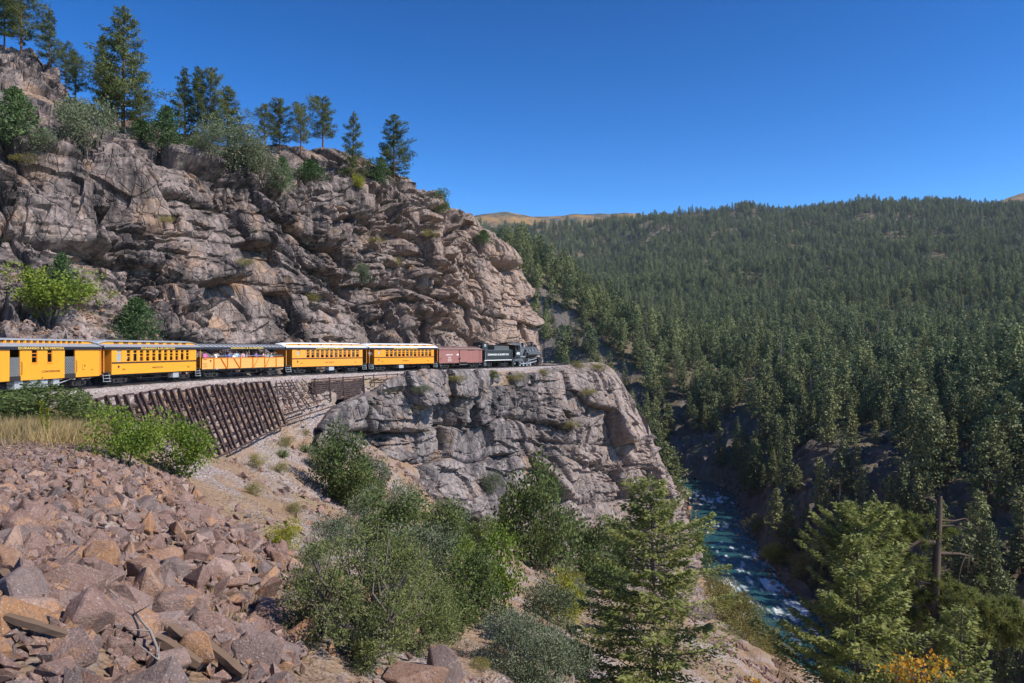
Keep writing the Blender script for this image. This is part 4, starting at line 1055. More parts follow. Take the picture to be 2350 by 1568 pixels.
L_OLV = leaf('willow_leaves', (.15, .15, .045), (.34, .28, .08), .3, (.46, .27, .04), .2)
L_ORG = leaf('autumn_leaves', (.50, .17, .02), (.70, .42, .03), .35, (.14, .20, .04), .45, 3.5)
L_GRS = leaf('dry_grass', (.30, .22, .10), (.56, .42, .20), .3, (.24, .26, .07), .16, .5)
L_YUC = leaf('yucca_leaves', (.14, .18, .08), (.32, .34, .17), .15)

# ------------------------------------------------------------------ plants: shapes
def unit(v): return v / (np.linalg.norm(v, axis=-1, keepdims=True) + 1e-9)
def kites(c, d, ln, wd, r_, wmid=.45, nrm=None):
    """leaf-like quads: c base points, d long axis, ln length, wd width, nrm the way they face"""
    d = unit(d); s = unit(np.cross(d, unit(r_.normal(size=d.shape)) if nrm is None else unit(nrm))) * (np.asarray(wd) / 2).reshape(-1, 1)
    L = d * np.asarray(ln).reshape(-1, 1)
    V = np.stack([c, c + L * wmid + s, c + L, c + L * wmid - s], 1).reshape(-1, 3)
    return V, np.arange(len(V)).reshape(-1, 4)
def wood(paths, mat, name, sides=5):
    m = MB()
    for pts, rad, n in paths: m.tube(pts, rad, n, cap=False)
    me = bpy.data.meshes.new(name); me.from_pydata(m.v, [], m.f); me.materials.append(mat)
    me.polygons.foreach_set('use_smooth', [True] * len(me.polygons)); me.update(); return me
def conifer(seed, H, Rm, base=.12, nbr=60, dens=30, size=.3, prof=.85, droop=-.15, up=.35, mat=None, bark=None, style='fir', sides=6, irregular=.25, tr=None, branches=True, needles=3, fw=.36):
    r_ = np.random.default_rng(seed); mat = mat or L_FIR; bark = bark or BARK
    lean = r_.normal(size=2) * .015 * H
    def axis(t): return np.array([lean[0] * t * t, lean[1] * t * t, H * t])
    tr = tr or H * .016 + .03
    paths = [([axis(t) for t in np.linspace(0, .99, 7)], [tr * (1 - t) ** .8 + .012 for t in np.linspace(0, .97, 7)], sides)]
    C, Dd, Nn = [], [], []
    az = r_.uniform(0, 6.28)
    lob = r_.uniform(.7, 1.25, 9)
    for i in range(nbr):
        t = base + (1 - base) * ((i + r_.uniform(0, 1)) / nbr) ** .92 * .985
        az += 2.4 + r_.normal() * .5
        k = (t - base) / (1 - base)
        if style == 'pine': pr = min(1, (k + .12) * 3.2) ** .6 * (1 - k) ** prof + .07
        else: pr = min(1, (k + .1) * 5) ** .5 * (1 - k) ** prof + .03
        L = Rm * pr * (1 + irregular * r_.normal()) * lob[int(az * 1.43) % 9]; L = max(L, .04 * Rm)
        a0 = axis(t); d = np.array([math.cos(az), math.sin(az), 0])
        rise = droop * (1 - k) + up * k + r_.normal() * .08
        pp = [a0 + d * L * s + np.array([0, 0, L * (rise * s + (.18 if style == 'fir' else .3) * s * s)]) for s in (0, .35, .7, 1)]
        if branches: paths.append((pp, [tr * .32 * (1 - t) + .012, tr * .2 * (1 - t) + .009, .008, .004], 3 if L < 1 else 4))
        pp = np.array(pp)
        n = max(3, int(L * dens * (1.0 if style == 'fir' else .8)))
        s = (.12 if style == 'fir' else .3) + (.88 if style == 'fir' else .72) * r_.uniform(0, 1, n) ** .75
        pos = np.stack([np.interp(s, [0, .35, .7, 1], pp[:, j]) for j in range(3)], 1)
        lat = np.array([-d[1], d[0], 0])
        if style == 'fir':
            sp = (.34 * L * (1.05 - s) + .07 * L + .1 * size) * r_.uniform(-1, 1, n)
            pos += lat * sp[:, None] + np.array([0, 0, 1]) * (-.3 * np.abs(sp) + r_.normal(size=n) * size * .25)[:, None]
            dd = d * .8 + lat * np.sign(sp)[:, None] * .7 + r_.normal(size=(n, 3)) * .3 + np.array([0, 0, -.05])
            C.append(pos); Dd.append(dd); Nn.append(r_.normal(size=(n, 3)) * .45 + d * .65 + np.array([0, 0, .9]))
        else:
            sp = .24 * L * (1.15 - .5 * s) + .3 * size
            pos += r_.normal(size=(n, 3)) * np.array([1, 1, .6]) * sp[:, None] * .6
            for q in range(needles):
                C.append(pos); Dd.append(unit(r_.normal(size=(n, 3)) + np.array([0, 0, .35]) + d * .4)); Nn.append(r_.normal(size=(n, 3)) * .5 + d * .9 + np.array([0, 0, .6]))
    # leader
    C.append(np.array([axis(t) for t in np.linspace(.9, 1, 8)])); Dd.append(np.tile([0, 0, 1.], (8, 1)) + r_.normal(size=(8, 3)) * .5); Nn.append(r_.normal(size=(8, 3)))
    C = np.concatenate(C); Dd = np.concatenate(Dd); n = len(C)
    V, F = kites(C, Dd, size * r_.uniform(.6, 1.3, n), size * fw * r_.uniform(.7, 1.3, n), r_, nrm=np.concatenate(Nn))
    return wood(paths, bark, 'trunk'), np_mesh('crown', V, F, [mat])
def lobed(seed, H, W, nlobe=14, ncard=3000, size=.05, mat=None, bark=None, shape='round', stems=4, twig=.2, shell=.55, aspect=1.0, upright=.3, wid=.6, gap=1.0):
    """bush or broad tree: limbs carrying leafy lobes"""
    r_ = np.random.default_rng(seed); mat = mat or L_JUN; bark = bark or BARKG
    paths = []; C = []; Dd = []; Nn = []
    ns = max(1, stems); mains = []
    for i in range(ns):
        a = i * 6.283 / ns + r_.normal() * .5; sp_ = (0 if ns == 1 else r_.uniform(.1, .26)) * W
        q0 = np.array([math.cos(a) * sp_ * .15, math.sin(a) * sp_ * .15, -.1 * H]); q3 = np.array([math.cos(a) * sp_, math.sin(a) * sp_, H * r_.uniform(.6, .85)])
        q1 = q0 + (q3 - q0) * .35 + r_.normal(size=3) * .03 * W; q2 = q0 + (q3 - q0) * .7 + r_.normal(size=3) * .04 * W; mains.append(np.array([q0, q1, q2, q3]))
        if twig: paths.append((list(mains[-1]), np.array([.03, .022, .013, .005]) * twig * (H + W), 6))
    for i in range(nlobe):
        if shape == 'cone':
            t = (i + .5) / nlobe; z = H * (.06 + .88 * t); rr = W / 2 * (1 - t) ** .75 * .62; a = i * 2.4 + r_.normal() * .4
            c = np.array([math.cos(a) * rr * r_.uniform(.3, 1), math.sin(a) * rr * r_.uniform(.3, 1), z]); rad = W / 2 * (1 - t) ** .7 * .55 + W * .05; rv = np.array([rad, rad, rad * 1.5 * aspect])
        else:
            q = unit(r_.normal(size=3)); q[2] = (q[2] * .95 if q[2] < 0 else q[2] * 1.05); rr = r_.uniform(.3, 1.2) ** .6
            c = np.array([q[0] * W * .36 * rr, q[1] * W * .36 * rr, H * .46 + q[2] * H * .40 * rr]); rad = W * r_.uniform(.13, .24) * gap; rv = np.array([rad, rad, rad * .8 * aspect])
            rv[2] = min(rv[2], H * .24)
        if twig:
            mm = mains[int(np.argmin([np.linalg.norm(m_[2][:2] - c[:2]) for m_ in mains]))]; zt = max(.04 * H, c[2] * r_.uniform(.45, .75)); st = np.array([np.interp(zt, mm[:, 2], mm[:, j_]) for j_ in range(3)])
            mid_ = (st + c) / 2 + r_.normal(size=3) * .03 * W - np.array([0, 0, .02 * H])
            paths.append(([st, mid_, c, c + (c - mid_) * .6], np.array([.011, .008, .005, .002]) * twig * (H + W), 4))
        n = int(ncard / nlobe * r_.uniform(.7, 1.3))
        dv = unit(r_.normal(size=(n, 3))); rad_ = (shell + (1 - shell) * r_.uniform(0, 1, n)) ** .7
        rad_ *= 1 + .5 * vnoise(dv * 2.2 + i * 7.3, seed)      # ragged outline
        p_ = c + dv * rv * rad_[:, None]
        keep = p_[:, 2] > -.02 * H
        C.append(p_[keep]); Dd.append((dv + r_.normal(size=(n, 3)) * .8 + np.array([0, 0, upright]))[keep]); Nn.append((dv + r_.normal(size=(n, 3)) * .7 + np.array([0, 0, .4]))[keep])
    C = np.concatenate(C); Dd = np.concatenate(Dd); n = len(C)
    lo_, hi_ = np.percentile(C, [1.5, 98.5], axis=0); f_ = np.array([W / (hi_[0] - lo_[0]), W / (hi_[1] - lo_[1]), H * .97 / hi_[2]])
    C = C * f_; paths = [([np.array(q) * f_ for q in pts], rad, sd_) for pts, rad, sd_ in paths]
    V, F = kites(C, Dd, size * r_.uniform(.6, 1.4, n), size * wid * r_.uniform(.7, 1.3, n), r_, nrm=np.concatenate(Nn))
    return wood(paths, bark, 'branches') if paths else None, np_mesh('crown', V, F, [mat])
def dead_tree(seed, H, Rm, nbr=70):
    r_ = np.random.default_rng(seed); paths = [([(0, 0, H * t) for t in (0, .5, 1)], [.02 * H, .012 * H, .003 * H], 6)]
    az = 0
    for i in range(nbr):
        t = .12 + .86 * i / nbr; az += 2.4 + r_.normal() * .4; L = Rm * ((1 - t) ** .8 + .05) * r_.uniform(.5, 1.15); d = np.array([math.cos(az), math.sin(az), -.1])
        a = np.array([0, 0, H * t]); e = a + d * L; paths.append(([a, (a + e) / 2, e + np.array([0, 0, .08 * L])], [.006 * H * (1.1 - t), .004 * H * (1.1 - t), .0015 * H], 3))
        for j in range(7):
            s = r_.uniform(.25, 1); b = a + (e - a) * s; q = unit(d + r_.normal(size=3) * .7) * L * .35; q[2] -= .1 * L
            paths.append(([b, b + q], [.0022 * H, .0008 * H], 3))
    return wood(paths, DEADW, 'trunk')
TREE_N = [0]
def plant(name, parts, loc, scale=1.0, rz=None, label=None, cat=None, group=None):
    root = empty(name, loc, random.uniform(0, 6.28) if rz is None else rz)
    root.scale = (scale,) * 3 if np.isscalar(scale) else scale
    for nm, me in parts:
        if me is not None: add_obj(nm, me, root)
    return tag(root, label, cat, group)
def on_sheet(G, u, v, lo=0, hi=1.0):
    nr = G.shape[1]; g = G[:, int(lo * nr):int(hi * nr)].reshape(-1, 3)
    pu, pv = proj(g); ok = g[:, 1] > 5
    d = np.where(ok, (pu - u) ** 2 + (pv - v) ** 2, 1e12); c = np.argsort(d)[:12]
    return g[c[np.argmin(g[c, 1])]]
random.seed(11)

# templates, all one metre high, scaled when planted
JUN = [lobed(50 + i, 1, .62, 18, 4200, .05, L_JUN, shape='cone', stems=1, upright=.8, wid=.45) for i in range(3)]
GRY = [lobed(60 + i, 1, .95, 26, 5200, .045, L_GRY, shape='round', aspect=1.2, upright=.7, wid=.45, gap=.95) for i in range(3)]
OAK = [lobed(70 + i, 1, 1.35, 30, 5200, .045, L_OAK, shape='round', wid=.85, gap=.8) for i in range(3)]
GRN = [lobed(80 + i, 1, 1.0, 34, 5600, .042, L_GRN, shape='round', aspect=1.3, wid=.8, gap=.8) for i in range(3)]
YEL_ = [lobed(90 + i, 1, 1.3, 22, 3800, .05, L_YEL, shape='round', wid=.85) for i in range(2)]
OLV = [lobed(94 + i, 1, 1.5, 22, 3600, .055, L_OLV, shape='round', upright=.8, wid=.5) for i in range(2)]
def T(lst): TREE_N[0] += 1; tr_, cr = lst[TREE_N[0] % len(lst)]; return [('branches', tr_), ('crown', cr)]

# ------------------------------------------------------------------ pines and junipers on the cliff top
PINES = [conifer(200 + i, 10, (2.0, 2.4, 1.7, 2.7)[i], (.12, .16, .08, .24)[i], (84, 74, 76, 64)[i], 62, .2, (.75, .62, .8, .5)[i], -.08, .5, L_PINE, BARK, 'pine', irregular=.3, needles=3, fw=.34, tr=.13) for i in range(4)]
def ridge_pine(u, v, vt, w_, kind, label, name='ponderosa_pine', lo=.55, hi=.87):
    p = on_sheet(UPG, u, v, lo, hi); h = (v - vt) / FPX * p[1]; k = PINES[kind % 4]; wd = w_ / FPX * p[1] / (2 * (2.0, 2.4, 1.7, 2.7)[kind % 4])
    plant(name, [('trunk', k[0]), ('crown', k[1])], p - np.array([0, 0, .3]), (wd * 1.05, wd * 1.05, h / 10), None, label, 'tree', 'pines on the cliff top')
for a in [(48, 118, -60, 100, 1, 'broad dark pine at the top left corner, its crown cut by the frame'), (8, 112, -30, 80, 3, 'dark pine at the left edge of the picture, on the highest rock'),
          (115, 152, 15, 52, 2, 'slender pine standing alone right of the top left corner group'), (160, 205, 98, 55, 3, 'short round topped pine left of the tallest cliff top pine'),
          (192, 215, 100, 50, 1, 'second short pine left of the tallest cliff top pine'), (236, 255, 72, 60, 0, 'pine with a thin top directly left of the tallest pine'),
          (283, 297, 12, 128, 0, 'tallest pine on the cliff top, broad with a pointed crown'), (322, 305, 205, 70, 3, 'low bushy pine at the right foot of the tallest pine'),
          (258, 290, 170, 70, 1, 'low pine filling the gap at the left foot of the tallest pine'),
          (425, 310, 148, 60, 2, 'left pine of the close pair in the middle of the cliff top'), (452, 305, 150, 55, 0, 'right pine of the close pair in the middle of the cliff top'),
          (488, 300, 122, 66, 1, 'tall pine with a tufted top right of the close pair'), (526, 308, 168, 82, 0, 'leaning broad pine right of the tufted top pine'),
          (608, 338, 236, 55, 3, 'leftmost of the four flat topped pines along the falling ridge'), (642, 345, 221, 62, 1, 'second of the four flat topped pines along the falling ridge'),
          (690, 352, 234, 60, 3, 'third of the four flat topped pines along the falling ridge'), (742, 347, 224, 82, 3, 'last of the four flat topped pines, with a bare lower trunk'),
          (815, 430, 252, 56, 2, 'narrow pine standing alone on the brow of the cliff'), (907, 424, 259, 84, 0, 'rightmost tall pine on the brow of the cliff')]: ridge_pine(*a)
def sheet_bush(u, v, vt, w_, lst, label, name, cat, group, lo=.1, hi=.87, G=None, w0=1.0):
    p = on_sheet(UPG if G is None else G, u, v, lo, hi); h = (v - vt) / FPX * p[1]; wd = w_ / FPX * p[1] / w0
    plant(name, T(lst), p - np.array([0, 0, .05 * h]), (wd, wd, h), None, label, cat, group)
RB = 'junipers and shrubs on the cliff top'
for u, v, vt, w_, lst, lab, w0 in [(28, 318, 195, 100, JUN, 'dense green juniper at the left edge below the corner rock', .62), (108, 372, 305, 62, GRY, 'small juniper hanging over the cliff edge near the left border', .95),
        (200, 338, 215, 105, GRY, 'wide grey green juniper below the tall pines', .95), (168, 300, 225, 80, GRY, 'grey green juniper between the slender pine and the tallest pine', .95),
        (325, 325, 270, 60, JUN, 'low green juniper right of the tallest pine trunk', .62), (380, 335, 238, 66, JUN, 'pointed green juniper right of the tallest pine', .62),
        (390, 364, 305, 50, JUN, 'small juniper in front of the pointed juniper', .62), (440, 360, 312, 36, JUN, 'smallest lone juniper on the bare slope mid cliff top', .62),
        (532, 395, 272, 112, GRY, 'large grey green juniper below the leaning pine', .95), (478, 350, 280, 75, GRY, 'grey green juniper under the tufted top pine', .95), (605, 420, 342, 84, GRY, 'grey green juniper at the brow below the flat topped pines', .95),
        (570, 385, 305, 80, GRY, 'grey green juniper left of the flat topped pines', .95), (650, 434, 358, 44, JUN, 'slim juniper at the brow right of the grey ones', .62), (712, 416, 364, 72, JUN, 'rounded juniper below the last flat topped pine', .62),
        (823, 430, 399, 24, YEL_, 'tiny yellow green shrub at the foot of the lone narrow pine', 1.3), (876, 420, 360, 38, JUN, 'small juniper left of the rightmost tall pine', .62),
        (1008, 488, 434, 52, GRN, 'dark leaning shrub on the skyline right of the tall pines', 1.0), (1112, 560, 526, 34, JUN, 'small dark juniper on the skyline near the cliff nose', .62)]:
    sheet_bush(u, v, vt, w_, lst, lab, 'juniper' if lst in (JUN, GRY) else 'shrub', 'shrub', RB, w0=w0, lo=.5)
dm = dead_tree(401, 1, .32, 26)
p = on_sheet(UPG, 1056, 508, .5, .87); plant('dead_tree', [('trunk', dm)], p, 2.3, None, 'little bare snag on the skyline of the cliff', 'tree')
CB = 'bushes at the foot of the cliff'
sheet_bush(110, 718, 606, 182, OAK, 'big yellow green oak bush at the cliff foot above the concession car', 'oak_bush', 'bush', CB, .05, .3, w0=1.35)
sheet_bush(142, 690, 584, 62, JUN, 'dark juniper rising behind the yellow green oak bush', 'juniper', 'shrub', CB, .1, .35, w0=.62)
sheet_bush(318, 792, 684, 92, JUN, 'cone shaped juniper right behind the yellow coach', 'juniper', 'shrub', CB, .08, .3, w0=.62)
for u, v, vt, w_, lst, lab, w0 in [(835, 652, 606, 42, GRY, 'small grey juniper clinging halfway up the cliff face', .95), (560, 610, 590, 40, OLV, 'dry tuft on a ledge in the middle of the cliff face', 1.5), (905, 612, 596, 40, OLV, 'dry tuft on the ledge right of the small face juniper', 1.5), (715, 690, 668, 34, OLV, 'dry tuft low on the cliff face above the white roofed coaches', 1.5), (385, 512, 492, 40, OLV, 'dry tuft high on the left half of the cliff face', 1.5), (60, 380, 356, 60, OLV, 'dry tuft on the upper ledge near the left border', 1.5), (985, 548, 528, 46, OLV, 'dry tuft on the pale slab near the skyline', 1.5), (868, 560, 545, 40, OLV, 'dry tuft on the pale slab of the right cliff face', 1.5)]:
    sheet_bush(u, v, vt, w_, lst, lab, 'shrub', 'shrub', 'plants on the cliff face', .2, .62, w0=w0)
for u, v, vt, w_, lst, lab, w0 in [(1132, 1135, 1080, 40, GRY, 'grey green pinyon on a ledge low on the lower cliff', .95), (1050, 880, 862, 40, OLV, 'dry shrub on the shoulder below the boxcar', 1.5), (1185, 872, 852, 46, OLV, 'straw coloured shrub on the shoulder below the locomotive', 1.5), (1130, 866, 848, 28, GRN, 'little green shrub on the shoulder below the tender', 1.0), (1330, 845, 826, 40, OLV, 'straw shrub on the mound past the locomotive', 1.5), (1378, 852, 832, 44, OLV, 'tawny shrub at the outer end of the mound', 1.5), (1250, 860, 846, 30, OLV, 'small tuft on the shoulder ahead of the locomotive', 1.5), (1350, 905, 888, 40, OLV, 'dry tuft below the mound on the lower cliff brow', 1.5), (1310, 985, 965, 44, OLV, 'yellow shrub on a ledge halfway down the lower cliff', 1.5), (960, 905, 885, 40, GRY, 'yucca like tuft on the ledge below the long rail', .95)]:
    sheet_bush(u, v, vt, w_, lst, lab, 'shrub', 'shrub', 'plants on the lower cliff', .02, .8, G=LOG, w0=w0)

# ------------------------------------------------------------------ bushes and trees on the near slope
def slope_plant(u, v, vt, w_, lst, label, name, cat, w0, Y=None, group='trees and shrubs on the slope'):
    if Y is None: p = hit(u, v)
    else: X = (u - CU) / FPX * Y; p = np.array([X, Y, ground(X, Y)[0]])
    zt = EYE + (VH - vt) / FPX * p[1]; h = zt - p[2]; wd = w_ / FPX * p[1] / w0
    plant(name, T(lst), p - np.array([0, 0, .03 * h]), (wd, wd, h), None, label, cat, group)
for a in [(105, 985, 882, 215, GRN, 'low green bush in front of the concession car wheels', 'oak_bush', 'bush', 1.0), (185, 968, 900, 90, GRN, 'green bush at the right end of the trackside thicket', 'oak_bush', 'bush', 1.0), (20, 975, 898, 110, OAK, 'green bush at the left border below the concession car', 'oak_bush', 'bush', 1.35),
          (285, 1070, 930, 160, OAK, 'left half of the big bright oak bush hiding the crib wall foot', 'oak_bush', 'bush', 1.35), (390, 1095, 955, 170, OAK, 'right half of the big bright oak bush hiding the crib wall foot', 'oak_bush', 'bush', 1.35),
          (656, 1268, 1192, 66, YEL_, 'yellow green shrub at the edge of the boulder field', 'shrub', 'shrub', 1.3), (786, 1145, 975, 120, GRN, 'tall green shrub right of the crib wall on the dirt slope', 'tree', 'tree', 1.0),
          (820, 1175, 1060, 110, GRN, 'green shrub at the right foot of the tall green one', 'tree', 'tree', 1.0),
          (900, 1275, 1130, 150, GRN, 'dark green thicket left of centre below the lower cliff', 'tree', 'tree', 1.0), (850, 1230, 1125, 110, GRY, 'grey green shrub between the tall green shrub and the thicket', 'shrub', 'shrub', .95),
          (1010, 1310, 1148, 140, GRN, 'green tree left of centre, its top against the pale rock', 'tree', 'tree', 1.0), (960, 1350, 1200, 150, GRY, 'grey green tree in the centre of the thicket', 'tree', 'tree', .95), (1130, 1400, 1215, 150, OAK, 'yellow green oak at the right edge of the thicket', 'oak_tree', 'tree', 1.35),
          (1080, 1420, 1260, 150, GRN, 'dark green oak below the yellow green one', 'oak_tree', 'tree', 1.0), (1155, 1208, 1135, 30, JUN, 'slim column juniper at the foot of the lower cliff', 'juniper', 'tree', .62, 100),
          (1240, 1232, 1062, 165, GRN, 'large bright green tree in front of the lower cliff', 'tree', 'tree', 1.0, 92), (1225, 1292, 1198, 95, OAK, 'small tree right below the large bright green one', 'tree', 'tree', 1.35), (1360, 1305, 1188, 140, GRN, 'dark green shrub right of the small tree, below the cliff foot', 'shrub', 'shrub', 1.0, 104),
          (1290, 1440, 1310, 100, YEL_, 'yellow tinged shrub behind the round grey juniper', 'shrub', 'shrub', 1.3), (1260, 1455, 1322, 116, GRY, 'round grey green juniper right of centre on the stony slope', 'juniper', 'shrub', .95),
          (1320, 1560, 1470, 90, OAK, 'yellow leaved bush low between the juniper and the near fir', 'shrub', 'shrub', 1.35), (1602, 1312, 1222, 60, PINES[:0] or JUN, 'dark conifer on the near bank beside the rapids', 'conifer', 'tree', .62)]: slope_plant(*a)
for a in [(745, 1090, 1010, 70, GRY, 'grey green shrub left of the tall green one below the crib wall', 'shrub', 'shrub', .95), (850, 1140, 1040, 80, GRY, 'grey green shrub right of the tall green one', 'shrub', 'shrub', .95), (930, 1200, 1105, 90, GRY, 'twiggy grey shrub against the lower cliff foot', 'shrub', 'shrub', .95), (905, 1390, 1235, 130, GRN, 'dark shrub behind the large pinyon, centre left', 'shrub', 'shrub', 1.0), (1035, 1230, 1150, 80, GRY, 'muted shrub at the cliff foot right of centre left', 'shrub', 'shrub', .95), (1095, 1290, 1185, 100, GRN, 'olive shrub between the thicket and the column juniper', 'shrub', 'shrub', 1.0), (1020, 1470, 1340, 120, GRN, 'olive shrub right of the smaller pinyon', 'shrub', 'shrub', 1.0), (770, 1270, 1180, 90, GRY, 'grey shrub above the large pinyon crown', 'shrub', 'shrub', .95), (720, 1330, 1255, 70, GRY, 'small grey shrub at the right edge of the boulders', 'shrub', 'shrub', .95), (1330, 1400, 1330, 70, GRY, 'grey shrub right of the round juniper', 'shrub', 'shrub', .95), (1400, 1450, 1390, 60, OAK, 'low yellow green shrub left of the near fir trunk', 'shrub', 'shrub', 1.35), (1420, 1250, 1190, 60, GRN, 'small shrub on the slabs left of the near fir top', 'shrub', 'shrub', 1.0, 122)]: slope_plant(*a)
# small tufts scattered on the dirt and scree
rr = random.Random(4)
for u, v, lab in [(655, 1028, 'straw tuft at the lower right end of the crib wall'), (690, 1010, 'dry grass clump right of the crib wall foot'), (640, 1085, 'spiky tuft on the dirt below the crib wall'), (735, 1000, 'dry tuft right of the crib wall bottom rail'), (590, 1075, 'dry tuft beside the crib wall corner'), (1320, 1340, 'tawny tuft on the stony slope below the dark shrub'), (1400, 1375, 'tawny tuft left of the near fir'), (1290, 1345, 'straw tuft above the round juniper'), (1180, 1480, 'yellow tuft on the stony slope left of the round juniper'), (585, 1140, 'small weed on the bare dirt slope'), (680, 1180, 'green weed on the scree right of the bare dirt'), (1100, 1545, 'yellow green tuft beside the pink outcrop')]:
    slope_plant(u, v, v - rr.uniform(24, 38), rr.uniform(36, 52), OLV, lab, 'shrub', 'shrub', 1.5, group='tufts on the slope')
# river bank willows
for i, (u, v, vt, w_) in enumerate([(1655, 1385, 1325, 80), (1680, 1420, 1345, 90), (1700, 1450, 1375, 95), (1730, 1480, 1405, 95), (1755, 1510, 1440, 95), (1780, 1540, 1475, 80), (1640, 1350, 1318, 50)]):
    slope_plant(u, v, vt, w_, OLV, 'olive and yellow willow clump on the near bank, %s from the water bend' % ('second', 'third', 'fourth', 'fifth', 'sixth', 'last', 'first')[i], 'willow', 'shrub', 1.5, Y=float(np.interp(v, [1350, 1540], [180, 138])), group='willows on the river bank')

# foreground trees, each with its own shape
def fg(name, parts, u, Y, label, cat='tree', rz=0.0):
    X = (u - CU) / FPX * Y; return plant(name, parts, (X, Y, ground(X, Y)[0] - .2), 1.0, rz, label, cat)
def fg_h(u, vt, Y): X = (u - CU) / FPX * Y; return EYE + (VH - vt) / FPX * Y - ground(X, Y)[0] + .2
fir1 = conifer(501, fg_h(1503, 1098, 33), 3.5, .05, 125, 120, .2, .62, -.25, .3, L_FIR, BARKG, 'fir', 8, .32, .12, fw=.42)
fg('fir_tree', [('trunk', fir1[0]), ('crown', fir1[1])], 1503, 33, 'open branched fir in front of the lower cliff nose, centre right')
fir2 = conifer(502, fg_h(1963, 1152, 30), 3.1, .06, 150, 130, .2, .55, -.12, .6, L_FIR, BARKG, 'fir', 8, .28, .13, fw=.42)
fg('fir_tree', [('trunk', fir2[0]), ('crown', fir2[1])], 1968, 30, 'dense light green fir at the lower right, left of the dead snag')
fir3 = conifer(503, fg_h(2195, 1385, 27), 1.8, .06, 100, 125, .18, .6, -.05, .5, L_FIR, BARKG, 'fir', 8, .25, .1, fw=.42)
fg('fir_tree', [('trunk', fir3[0]), ('crown', fir3[1])], 2195, 27, 'young fir at the lower right, right of the dead snag')
jun1 = lobed(511, fg_h(810, 1215, 19), 3.2, 100, 25000, .075, L_PNY, BARKG, 'round', 6, .5, .25, 1.5, .9, .4, .36)
fg('pinyon_tree', [('branches', jun1[0]), ('crown', jun1[1])], 825, 19, 'large open pinyon in the foreground beside the boulder field')
jun1b = lobed(513, fg_h(960, 1300, 23), 2.4, 46, 15000, .08, L_PNY, BARKG, 'round', 3, .5, .35, 1.4, .8, .4, .62)
fg('pinyon_tree', [('branches', jun1b[0]), ('crown', jun1b[1])], 950, 23, 'smaller pinyon right behind the large foreground pinyon')
jun2 = lobed(512, fg_h(1215, 1412, 26), 3.4, 44, 22000, .085, L_GRY, BARKG, 'round', 3, .4, .5, 1.0, .8, .4, .8)
fg('juniper', [('branches', jun2[0]), ('crown', jun2[1])], 1215, 26, 'spreading blue grey juniper at the bottom edge right of centre')
